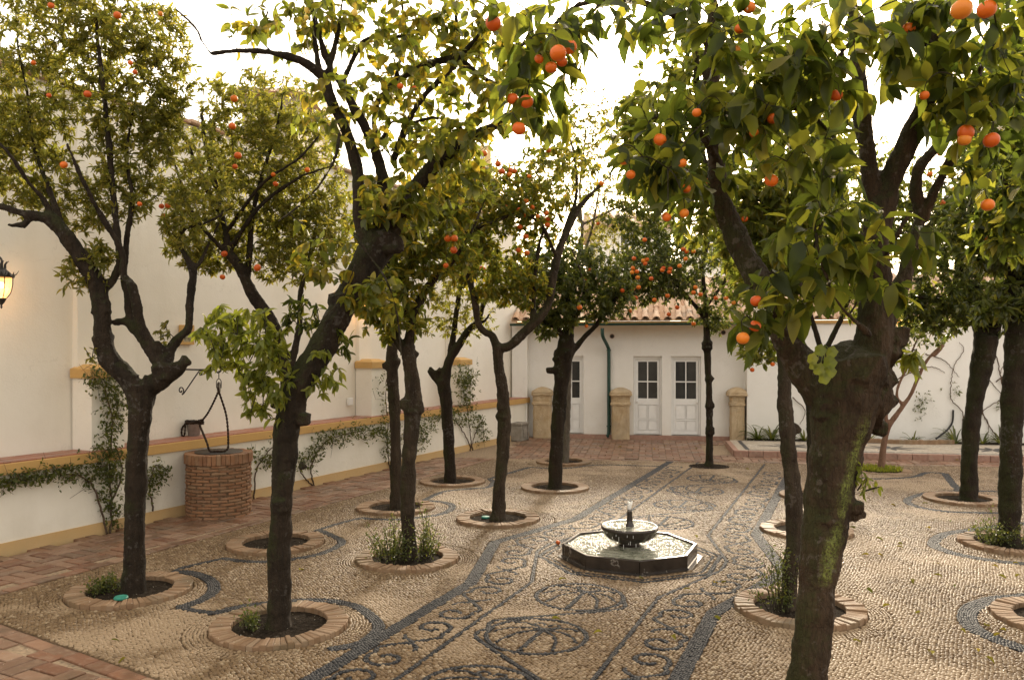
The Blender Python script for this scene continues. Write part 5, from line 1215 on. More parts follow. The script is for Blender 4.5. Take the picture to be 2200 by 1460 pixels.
    # the leaves that show largest are objects of their own, the rest one mass
    if nleaf:
        pp = pix(LB); show = LS / LB[:, 1] * ((pp[:, 0] > -10) & (pp[:, 0] < 2210) & (pp[:, 1] > -10)); big = np.argsort(-show)[:nleaf]
        variants = []
        for i in range(10):
            tv = TN[0].copy(); cu = (.2, .6, 1.0, 1.5, 2.1, .8, 1.2, .4, 1.8, 2.6)[i]; tw = (.5, -.4, .9, -.8, .2, -1.1, 1.2, -.2, .7, -.6)[i]; cp = (1.0, .5, 1.6, .9, 1.3, .3, 1.8, .8, .6, 1.2)[i]
            mid_z = np.interp(tv[:, 0], [0, .22, .52, .8, 1], [0, -.01, -.035, -.10, -.19]); zz = mid_z * cu + (tv[:, 2] - mid_z) * cp + .02 * np.sin(tv[:, 0] * 19 + i) * np.abs(tv[:, 1]); yy = tv[:, 1] * wr * (.82 + .04 * i) + .05 * math.sin(i * 2.1) * tv[:, 0] ** 2
            an = tw * tv[:, 0]; zr_ = zz - mid_z * cu; tv = np.c_[tv[:, 0], yy * np.cos(an) - zr_ * np.sin(an), mid_z * cu + yy * np.sin(an) + zr_ * np.cos(an)]
            variants.append(Acc().add(tv, (TN[1], TN[2])).mesh('leaf', MT[mat], smooth=True))
        for i in big:
            d = LD_[i] / np.linalg.norm(LD_[i]); y = np.cross(RNG.normal(0, .4, 3) + (0, 0, 1), d); y /= np.linalg.norm(y); R3 = Matrix((d, y, np.cross(d, y))).transposed()
            o = link('leaf', variants[int(i) % 10], t, LB[i], R3.to_euler()); s = LS[i]; o.scale = (s, s, s)
        k = np.ones(len(LB), bool); k[big] = False; LB2, LD2, LS2 = LB[k], LD_[k], LS[k]
    else: LB2, LD2, LS2 = LB, LD_, LS
    cr = Acc(); leaves(cr, LB2, LD2, LS2, wr, T)
    cr.build('crown', MT[mat], t, kind='stuff', smooth=(T is TN))
    for (sx_, sy_, sd, srx, sry, srd, sn, sm, sl) in sprouts:   # fresh shoots on the trunk
        a = Acc(); n = int(sn); u = RNG.normal(0, 1, (n, 3)); u /= np.linalg.norm(u, axis=1)[:, None]; u *= (RNG.uniform(0, 1, n) ** .4)[:, None]; Yc = Y0 + sd; q = at(sx_, sy_, Yc) + u * np.array([srx * Yc / FPX, srd, sry * Yc / FPX])
        wood = np.vstack([trunkpts, nodes]); q = q[np.argsort(np.linalg.norm(q[:, None] - wood[None], axis=2).min(1))]
        for p in q:
            j = int((np.linalg.norm(wood - p, axis=1) + np.maximum(0, wood[:, 2] - p[2]) * .6 + RNG.uniform(0, .06, len(wood))).argmin()); w0 = wood[j]
            P, R = catmull([w0, (w0 + p) / 2 + RNG.normal(0, .04, 3) + (0, 0, .06), p], [.0045, .003, .0015], .05); tube(tws, P, R, 4, cap=False); wood = np.vstack([wood, P[2:]]); k = 9; tl = RNG.uniform(.45, 1, k); ii = np.clip(tl * (len(P) - 1), 0, len(P) - 1.001).astype(int); B = P[ii]; ax_ = P[np.minimum(ii + 1, len(P) - 1)] - P[ii]; ax_ /= np.linalg.norm(ax_, axis=1)[:, None] + 1e-9
            leaves(a, B, ax_ * .7 + RNG.normal(0, .55, (k, 3)) + (0, 0, -.4), RNG.uniform(.6, 1.2, k) * sl, .34, T)
        a.build('fresh_shoots', MT[sm], t, kind='stuff', smooth=(T is TN))
    if thin.n: tws.v += thin.v; tws.f += [f_ + tws.n for f_ in thin.f]; tws.n += thin.n
    tws.build('twigs', MT['twig'], t, kind='stuff')
    if blossoms:
        pp = pix(LB); f_ = np.where((pp[:, 0] > 0) & (pp[:, 0] < 2200) & (pp[:, 1] > 0))[0]; ch = RNG.choice(f_, min(blossoms, len(f_)), replace=False)
        for i in ch:
            for k in range(int(RNG.integers(2, 5))):
                p = LB[i] + RNG.normal(0, .016, 3) + (0, -.01, .0); o = link('blossom', bl_me if RNG.uniform() < .55 else bud_me, t, p, (RNG.normal(0, .7), RNG.normal(0, .7), RNG.uniform(0, 6.28)))
    return t

def O(*L): return [(x, y, r, d) for x, y, r, d in L]
# --- big knobbed tree on the left
tree('knob', 'forked dark orange tree with a knobbed right limb, standing in front of the brick well',
 [[(287, 1290, 27, 0), (290, 1100, 25, 0), (296, 950, 26, 0), (303, 870, 31, 0), (304, 825, 36, 0)],
  [(300, 850, 30, 0), (268, 805, 25, 0), (236, 775, 24, 0), (222, 730, 22, 0), (216, 665, 21, 0), (209, 615, 23, 0), (192, 585, 21, -.03), (161, 532, 20, -.08), (115, 474, 18, -.15), (79, 462, 14, -.2), (45, 455, 10, -.2), (0, 442, 8, -.2), (-40, 436, 7, -.2)],
  [(79, 462, 11, -.2), (58, 475, 9, -.2), (48, 487, 7, -.22)], [(52, 482, 8, -.2), (30, 485, 6, -.2), (16, 484, 5, -.2)],
  [(212, 620, 16, 0), (240, 604, 12, .05), (258, 560, 10, .08), (252, 500, 9, .1), (238, 342, 8, .15), (230, 250, 7, .15), (222, 137, 6, .1), (210, 40, 5, .05), (205, -30, 4, 0)],
  [(306, 840, 28, 0), (345, 815, 24, .02), (385, 790, 18, .03), (400, 775, 12, .03)],
  [(355, 805, 24, .02), (345, 780, 23, .05), (318, 740, 19, .08), (298, 717, 15, .1), (272, 694, 11, .1), (247, 692, 8, .1)],
  [(296, 716, 13, .1), (278, 680, 10, .12), (275, 640, 10, .14), (266, 594, 9, .16), (270, 545, 8, .2), (274, 495, 7, .2), (283, 420, 6, .2), (270, 330, 5, .3), (290, 200, 3, .35)],
  [(322, 745, 16, .08), (303, 700, 13, .05), (294, 655, 12, .02), (284, 614, 11, 0), (266, 588, 10, -.02), (262, 540, 8, -.05), (225, 470, 7, -.15), (190, 400, 6, -.3), (150, 300, 4, -.4)],
  [(352, 790, 18, .03), (366, 752, 14, .08), (388, 722, 11, .12), (405, 704, 11, .16), (408, 660, 10, .18), (414, 600, 10, .2), (414, 575, 11, .2), (398, 545, 7, .2), (383, 518, 6, .2), (400, 490, 6, .2), (449, 474, 4, .2), (500, 440, 3, .3)],
  [(414, 580, 7, .2), (431, 560, 5, .25), (442, 535, 4, .3), (470, 480, 3, .3)],
  [(115, 474, 10, -.15), (95, 430, 8, -.2), (60, 390, 6, -.3), (20, 330, 5, -.4), (-30, 280, 4, -.4)],
  [(140, 505, 9, -.1), (110, 420, 7, 0), (75, 320, 5, .1), (60, 200, 4, .1), (40, 80, 3, .1)]],
 [(150, -90, .2, 200, 80, .5, 70), (120, 150, .25, 190, 190, .6, 270), (30, 320, .15, 120, 150, .5, 150), (280, 260, .4, 110, 200, .5, 130), (190, 420, .3, 150, 80, .4, 90), (230, 40, .2, 160, 80, .5, 110), (370, 150, .4, 50, 130, .3, 50), (350, 270, .4, 50, 90, .3, 50), (390, 480, .2, 50, 60, .3, 26), (215, 570, .05, 40, 60, .2, 24), (430, 400, .3, 70, 100, .3, 36), (160, 590, 0, 34, 40, .15, 10)],
 L=.068, wr=.30, mat='leaf_olive', per=14, nleaf=150, dens=2.2, droop=.1, twigr=1.2, knobs=((399, 776, 15, .03), (350, 800, 26, .02), (288, 812, 12, -.04), (318, 815, 12, -.04), (342, 748, 17, .05), (218, 660, 22, 0), (207, 620, 22, 0), (115, 478, 20, -.15), (219, 736, 23, 0), (250, 693, 9, .1)),
 oranges=O((252, 33, 8, 0), (188, 202, 8, -.2), (137, 354, 8, -.2), (280, 135, 5, .2), (290, 155, 5, .3), (110, 12, 7, 0), (300, 438, 5, .2), (72, 135, 5, .2), (105, 205, 5, .3), (345, 30, 5, .3)),
 sprouts=((340, 712, -.05, 24, 28, .1, 9, 'leaf_olive', .06), (200, 780, -.05, 22, 18, .1, 6, 'leaf_olive', .05)))
# --- tree hidden behind the leaning one
tree('hidden', 'bushy orange tree with narrow leaves behind the leaning trunk, over the well',
 [[(600, 1172, 19, 0), (604, 1050, 18, 0), (612, 900, 18, 0), (618, 800, 18, 0)],
  [(618, 810, 15, 0), (603, 740, 15, 0), (583, 690, 15, 0), (548, 640, 16, 0), (530, 605, 15, 0), (512, 570, 13, 0), (492, 540, 11, 0), (485, 500, 8, 0), (468, 420, 7, .1), (440, 330, 6, .1), (425, 250, 4, .1)],
  [(622, 800, 10, 0), (636, 740, 9, .05), (645, 690, 8, .1), (646, 630, 7, .1), (655, 595, 6, .1), (680, 500, 5, .2)],
  [(530, 605, 10, 0), (536, 540, 8, .1), (540, 470, 7, .1), (560, 380, 6, .1), (590, 280, 5, .1), (600, 200, 3, .1)],
  [(512, 570, 8, 0), (450, 505, 6, -.1), (410, 450, 5, -.2), (370, 340, 4, -.2), (320, 230, 3, -.2)], [(485, 500, 6, 0), (560, 400, 5, -.2), (640, 340, 4, -.3), (690, 290, 3, -.3)], [(492, 540, 8, 0), (560, 440, 6, -.1), (640, 380, 5, -.1), (720, 350, 3, -.1)], [(485, 490, 6, 0), (440, 400, 5, .1), (400, 300, 4, .1), (340, 240, 3, .1)]],
 [(510, 390, .4, 170, 160, .7, 400), (440, 530, .2, 90, 60, .4, 110), (610, 530, .3, 110, 90, .5, 170), (640, 360, .4, 110, 140, .6, 200), (560, 230, .4, 140, 80, .6, 160), (700, 480, .2, 60, 100, .5, 80)],
 L=.072, wr=.32, mat='leaf_olive', per=13, nleaf=100, blossoms=36, dens=1.9, droop=.1, twigr=1.2, oranges=O((503, 212, 8, 0), (499, 271, 8, 0), (511, 334, 8, 0), (505, 358, 6, .3), (592, 395, 6, .2), (352, 465, 7, 0), (347, 443, 6, 0), (360, 442, 6, .1), (553, 575, 8, 0), (482, 545, 7, 0), (660, 365, 6, .2), (650, 210, 6, .2), (587, 375, 5, .3), (432, 352, 5, .2), (478, 595, 6, .1)))
# --- leaning mossy tree
tree('lean', 'leaning mossy tree left of centre with yellowing leaves and a big fork high up', 
 [[(600, 1350, 30, 0), (600, 1200, 28, 0), (607, 1050, 28, 0), (616, 930, 32, 0), (625, 880, 36, 0), (636, 835, 38, 0), (665, 790, 35, 0), (700, 730, 34, .02), (740, 655, 34, .05), (775, 590, 36, .08), (805, 540, 42, .1), (820, 510, 42, .1)],
  [(800, 530, 26, .1), (775, 480, 18, .1), (770, 420, 17, .1), (768, 375, 16, .1), (755, 325, 15, .1), (738, 270, 14, .1), (708, 215, 14, .1), (695, 175, 15, .1), (672, 152, 13, .05), (640, 132, 10, 0), (590, 118, 8, -.1), (520, 112, 7, -.15), (450, 118, 6, -.2)],
  [(690, 165, 10, .1), (678, 110, 7, .1), (674, 50, 6, .1), (670, -20, 5, .1)], [(700, 180, 10, .1), (712, 130, 8, .15), (728, 60, 7, .2), (735, -20, 6, .2)],
  [(815, 510, 22, .1), (822, 450, 18, .15), (824, 400, 17, .2), (812, 340, 14, .2), (790, 280, 13, .2), (762, 230, 12, .2), (735, 180, 11, .2), (715, 150, 9, .2), (695, 90, 8, .2), (675, 20, 7, .2), (668, -30, 6, .2)],
  [(835, 505, 26, .1), (860, 455, 21, .1), (885, 410, 20, .1), (930, 360, 19, .1), (975, 318, 17, .05), (1020, 288, 14, 0), (1060, 270, 12, 0), (1092, 245, 9, 0), (1120, 220, 6, 0)],
  [(845, 345, 9, .2), (855, 318, 9, .2), (872, 275, 9, .2), (890, 238, 8, .2), (912, 205, 8, .2), (948, 168, 9, .2), (985, 125, 8, .2), (1010, 95, 6, .2), (1050, 40, 4, .2)],
  [(812, 340, 8, .2), (806, 290, 7, .25), (806, 232, 7, .3), (834, 190, 8, .3), (884, 154, 9, .3), (930, 134, 11, .3), (978, 128, 11, .25), (1020, 158, 9, .25), (1045, 172, 7, .25), (1100, 190, 4, .25)],
  [(980, 128, 8, .25), (976, 100, 7, .25), (980, 60, 7, .25), (980, -20, 6, .25)], [(806, 232, 6, .3), (845, 180, 5, .3), (866, 80, 5, .35), (858, 0, 5, .35), (856, -30, 5, .35)],
  [(735, 180, 7, .2), (770, 105, 7, .3), (800, 80, 6, .3), (870, 75, 5, .2), (960, 20, 4, .1)], [(455, 118, 4, -.2), (435, 90, 4, -.2), (420, 60, 3, -.2), (380, 20, 2, -.3)], [(590, 116, 4, -.1), (560, 80, 3, -.15), (575, 20, 2, -.2)],
  [(820, 300, 6, .2), (842, 262, 5, .15), (880, 262, 6, .1), (930, 252, 6, .1), (975, 262, 6, .1), (1000, 298, 5, .1)],
  [(730, 285, 5, -.15), (720, 340, 5, -.25), (690, 395, 4, -.3), (650, 440, 3, -.35), (600, 480, 2, -.4)], [(760, 500, 6, -.1), (790, 545, 5, -.25), (835, 610, 4, -.3), (858, 690, 3, -.3), (870, 760, 2, -.3)], [(770, 545, 4, -.1), (745, 620, 3, -.2), (735, 640, 2, -.2), (690, 690, 1.5, -.2)]],
 [(760, -110, .1, 250, 80, .5, 50), (880, 200, .2, 150, 150, .7, 95), (960, 350, .1, 100, 100, .6, 75), (1070, 170, -.2, 70, 120, .4, 40), (600, 60, 0, 120, 60, .4, 26), (730, 250, .1, 110, 90, .4, 26), (850, 440, .1, 90, 70, .5, 56), (800, 50, .2, 190, 60, .5, 60), (800, 640, -.2, 70, 60, .2, 20), (690, 540, -.2, 90, 60, .2, 14), (1000, 60, .2, 120, 70, .5, 50)],
 L=.100, wr=.52, mat='leaf_yellow', T=TN, per=6, nleaf=260, dens=1.45, lspread=.55, twigr=.9, knobs=((642, 818, 34, 0), (822, 520, 36, .1), (846, 526, 26, .06), (797, 505, 18, .05), (652, 900, 18, -.03), (600, 860, 20, 0), (602, 1085, 22, -.05), (735, 650, 34, .05), (650, 1000, 10, -.1)),
 lemons=O((660, 22, 8, 0), (658, 38, 6, .1), (762, 27, 8, 0), (878, 95, 7, .1), (868, 107, 6, .2), (924, 4, 8, 0)), oranges=O((860, 185, 7, .3), (890, 190, 6, .4)),
 sprouts=((520, 745, -.15, 105, 75, .3, 90, 'leaf_fresh', .105), (575, 840, -.1, 65, 70, .2, 44, 'leaf_fresh', .10), (700, 800, -.05, 60, 60, .2, 13, 'leaf_fresh', .10), (640, 690, .1, 60, 40, .2, 18, 'leaf_large', .09), (730, 720, .1, 40, 60, .2, 9, 'leaf_large', .09)), droop=.6)
# --- tree with the shrub ring
tree('mid_a', 'mossy orange tree with a swollen knee on its trunk, rising from the shrub ring',
 [[(882, 1215, 19, 0), (876, 1100, 18, 0), (878, 1000, 19, 0), (884, 920, 21, 0), (888, 870, 22, 0), (884, 800, 19, 0), (874, 745, 19, 0)],
  [(872, 755, 15, 0), (852, 728, 12, .02), (842, 690, 10, .05), (846, 630, 8, .1), (835, 560, 6, .15), (820, 480, 4, .2)], [(878, 750, 15, 0), (882, 710, 13, 0), (893, 670, 11, 0), (916, 620, 10, .05), (945, 590, 8, .05), (970, 565, 7, .05), (1010, 500, 5, .1), (1040, 430, 3, .1)],
  [(882, 710, 9, 0), (872, 640, 8, .1), (880, 560, 6, .1), (900, 480, 4, .1)], [(845, 640, 6, .1), (800, 610, 4, 0), (770, 630, 3, -.1)]],
 [(850, 620, 0, 80, 70, .45, 90), (930, 520, .1, 100, 90, .5, 130), (800, 640, -.1, 40, 50, .3, 26), (960, 400, .2, 110, 90, .5, 110), (860, 700, -.1, 80, 40, .3, 34), (830, 500, .1, 80, 90, .4, 70)],
 L=.098, wr=.44, bark='bark_brown', mat='leaf_yellow', per=9, nleaf=160, knobs=((890, 872, 25, 0), (872, 868, 16, -.04), (900, 880, 14, 0), (875, 745, 20, 0), (888, 760, 14, .03)), blossoms=30,
 oranges=O((962, 512, 8, 0), (976, 512, 8, 0), (975, 537, 8, 0), (958, 570, 6, .2), (1015, 327, 7, .3), (1040, 330, 7, .3), (1070, 352, 7, .3), (1105, 367, 6, .4)))
tree('twin', 'slender trunk cut off short, close behind the tree with the swollen knee',
 [[(850, 1096, 15, 0), (850, 950, 14, 0), (846, 850, 15, 0), (842, 790, 16, 0), (843, 740, 14, 0)], [(843, 750, 11, 0), (848, 690, 9, .05), (850, 620, 7, .1), (870, 520, 5, .1)], [(843, 745, 8, 0), (825, 690, 6, .1), (810, 600, 4, .1)]],
 [(840, 480, 0, 120, 100, .7, 150), (800, 570, 0, 60, 60, .4, 46)], L=.09, wr=.38, bark='bark_brown', mat='leaf_olive', knobs=((828, 786, 10, 0), (848, 780, 14, 0)))
tree('far_a', 'orange tree with a lopped stub and one slanting limb, by the last wall pier',
 [[(968, 1038, 15, 0), (963, 930, 14, 0), (958, 860, 16, 0), (952, 815, 17, 0)], [(950, 825, 11, 0), (936, 812, 9, 0), (926, 797, 9, 0)], [(956, 815, 14, 0), (965, 775, 12, 0), (985, 742, 10, 0), (1010, 705, 9, 0), (1028, 688, 7, .05), (1045, 640, 5, .1), (1080, 560, 3, .1)], [(966, 770, 9, 0), (975, 715, 8, .1), (982, 660, 7, .1), (990, 600, 5, .1), (1000, 520, 3, .1)], [(1010, 705, 5, 0), (1040, 690, 4, 0), (1052, 675, 3, 0)]],
 [(990, 610, 0, 90, 80, .8, 130), (1060, 600, .1, 70, 70, .6, 90), (940, 690, 0, 40, 50, .3, 30), (1010, 700, 0, 60, 40, .3, 30)], L=.075, wr=.35, mat='leaf_olive', knobs=((926, 796, 10, 0), (944, 796, 8, 0)), oranges=O((1040, 549, 7, 0), (1022, 553, 7, 0), (1017, 558, 6, .1), (1036, 577, 7, 0)))
# --- slim Y tree left of the fountain
tree('slim', 'slim yellow-leaved orange tree splitting into a wide Y, left of the fountain',
 [[(1070, 1120, 17, 0), (1074, 1040, 16, 0), (1081, 960, 16, 0), (1083, 890, 18, 0), (1080, 840, 15, 0), (1072, 790, 13, 0), (1068, 745, 14, 0)],
  [(1068, 750, 12, 0), (1058, 722, 11, 0), (1040, 712, 9, 0), (1026, 690, 9, 0), (1021, 650, 9, 0), (1008, 600, 8, 0), (995, 565, 6, 0), (978, 545, 5, 0), (950, 520, 3, 0)], [(1020, 645, 7, 0), (1010, 580, 6, .1), (1020, 540, 5, .2), (1020, 480, 4, .2), (1000, 420, 3, .2)],
  [(1072, 748, 13, 0), (1095, 742, 12, 0), (1125, 715, 12, .02), (1160, 680, 12, .05), (1177, 650, 11, .08), (1186, 600, 11, .1), (1196, 550, 11, .12), (1208, 515, 10, .15), (1230, 470, 8, .2), (1255, 430, 7, .2), (1292, 392, 4, .2), (1310, 370, 2, .2)],
  [(1145, 690, 8, .05), (1147, 640, 7, .1), (1152, 580, 6, .1), (1162, 520, 5, .1), (1168, 490, 4, .1), (1150, 430, 3, .1)], [(1200, 540, 7, .12), (1218, 480, 6, .2), (1240, 420, 5, .25), (1240, 340, 4, .3), (1225, 260, 3, .3)],
  [(1195, 550, 6, .1), (1160, 480, 5, -.2), (1110, 462, 5, -.3), (1050, 482, 6, -.3), (1010, 495, 6, -.3), (960, 530, 5, -.2)], [(1110, 462, 4, -.3), (1180, 470, 3, -.3), (1230, 540, 3, -.3), (1265, 640, 2, -.3)]],
 [(1040, 430, 0, 130, 80, .8, 230), (1130, 450, .1, 80, 90, .6, 110), (1060, 590, .1, 100, 70, .6, 130), (1200, 350, .2, 90, 110, .6, 100), (1000, 500, 0, 80, 50, .5, 80), (1130, 600, .1, 60, 60, .4, 60)],
 L=.092, wr=.42, bark='bark_brown', mat='leaf_yellow', per=10, nleaf=140, blossoms=20, knobs=((1082, 895, 20, 0), (1070, 745, 15, 0), (1078, 870, 14, -.04)),
 oranges=O((1117, 487, 6, 0), (1126, 461, 6, 0), (1174, 458, 6, 0), (1178, 470, 6, 0), (1176, 483, 6, 0), (1114, 537, 6, 0), (1132, 543, 6, 0), (1130, 432, 6, .2), (1086, 444, 5, .2), (1115, 450, 5, .3), (1130, 508, 6, 0), (1045, 487, 5, .2), (1292, 394, 6, .2), (1178, 323, 6, .4), (1137, 379, 5, .4), (1039, 363, 6, .3), (1078, 368, 7, .2), (1098, 366, 6, .2), (1095, 375, 6, .3), (1155, 465, 5, .3), (1144, 445, 5, .3)))
tree('stump', 'thick dark orange tree with a lopped stub, in front of the narrow door',
 [[(1192, 1056, 17, 0), (1196, 950, 17, 0), (1203, 860, 18, 0), (1208, 800, 21, 0), (1214, 750, 22, 0), (1220, 715, 18, 0)], [(1206, 800, 12, 0), (1190, 795, 9, -.05), (1180, 795, 8, -.05)], [(1215, 770, 10, .02), (1232, 752, 8, .05), (1255, 725, 7, .08), (1285, 695, 7, .1), (1320, 650, 6, .15), (1350, 610, 4, .2)], [(1220, 720, 14, 0), (1228, 680, 11, .05), (1215, 630, 9, .1), (1200, 570, 6, .1)], [(1224, 700, 10, 0), (1250, 650, 8, .1), (1270, 590, 6, .1)], [(1216, 730, 9, 0), (1190, 700, 7, -.1), (1160, 690, 5, -.1)]],
 [(1210, 600, 0, 120, 100, .9, 330), (1290, 620, .1, 80, 70, .6, 140), (1180, 690, -.1, 60, 40, .35, 60), (1320, 660, .1, 50, 40, .3, 30), (1150, 580, 0, 70, 90, .5, 100)],
 L=.095, wr=.40, mat='leaf_dark', per=11, nleaf=80, knobs=((1180, 795, 9, -.05), (1212, 765, 24, 0), (1196, 770, 12, -.03), (1226, 745, 14, 0)), oranges=O((1245, 660, 6, 0), (1267, 580, 5, .2), (1259, 604, 5, .2), (1337, 624, 5, .2), (1260, 700, 4, .1)))
tree('pale', 'thin pale trunk behind the thick dark tree, carrying a tall grey twiggy crown',
 [[(1214, 997, 10, 0), (1218, 900, 9, 0), (1221, 800, 9, 0), (1226, 700, 8, 0)], [(1226, 710, 7, 0), (1235, 600, 6, 0), (1250, 500, 5, 0), (1245, 400, 4, 0), (1255, 300, 3, 0), (1250, 220, 2, 0)], [(1236, 590, 5, 0), (1270, 500, 4, .1), (1290, 400, 3, .1)], [(1250, 480, 4, 0), (1215, 400, 3, .1), (1205, 320, 2, .1)], [(1255, 480, 4, 0), (1350, 440, 3, 0), (1450, 450, 2, 0)]],
 [(1240, 340, 0, 105, 130, .9, 260), (1265, 250, 0, 95, 80, .6, 110), (1340, 440, 0, 110, 80, .7, 160), (1290, 520, 0, 90, 60, .6, 90)], L=.062, wr=.32, mat='leaf_olive', bark='bark_grey', per=11, dens=2.2, blossoms=0, oranges=O((1215, 420, 4, 0), (1285, 480, 4, .2)))
tree('axis', 'straight slim knobby tree on the path axis before the white doors, full of oranges',
 [[(1523, 1006, 12, 0), (1524, 985, 9.5, 0), (1524, 870, 8.5, 0), (1521, 790, 8.5, 0), (1519, 735, 10, 0), (1518, 690, 8, 0)], [(1518, 700, 7, 0), (1515, 640, 6, 0), (1510, 570, 5, 0), (1530, 500, 4, 0)], [(1518, 690, 6, 0), (1480, 640, 5, .1), (1430, 590, 4, .1), (1390, 560, 3, .1)], [(1516, 660, 5, 0), (1560, 600, 4, .1), (1590, 540, 3, .1)]],
 [(1410, 570, 0, 105, 85, .9, 430), (1390, 455, .1, 100, 70, .8, 200), (1530, 570, 0, 100, 110, .9, 230), (1540, 680, 0, 60, 40, .4, 60), (1400, 610, 0, 80, 30, .5, 60), (1350, 620, .1, 50, 60, .5, 60)], L=.09, wr=.40, mat='leaf_dark', per=11, nleaf=60,
 knobs=((1519, 742, 14, 0), (1523, 812, 12, 0), (1524, 868, 12, 0), (1525, 925, 12, 0)),
 oranges=O((1362, 555, 5, 0), (1382, 560, 5, 0), (1390, 557, 5, 0), (1386, 566, 5, -.1), (1360, 576, 5, 0), (1358, 585, 5, -.1), (1368, 583, 5, 0), (1370, 596, 5, 0), (1425, 576, 5, 0), (1440, 577, 5, 0), (1438, 584, 5, 0), (1399, 598, 5, 0), (1360, 620, 5, 0), (1372, 617, 5, 0), (1366, 640, 5, 0), (1406, 644, 5, 0), (1434, 635, 5, 0), (1468, 535, 5, 0), (1475, 540, 5, 0), (1490, 540, 5, 0), (1473, 556, 5, 0), (1460, 571, 5, 0), (1385, 515, 5, 0), (1353, 668, 5, -.2), (1437, 675, 5, -.2), (1455, 660, 5, 0), (1494, 617, 5, 0), (1505, 632, 5, 0), (1490, 628, 5, 0), (1490, 695, 5, -.1), (1538, 640, 5, 0), (1423, 580, 5, .2)))
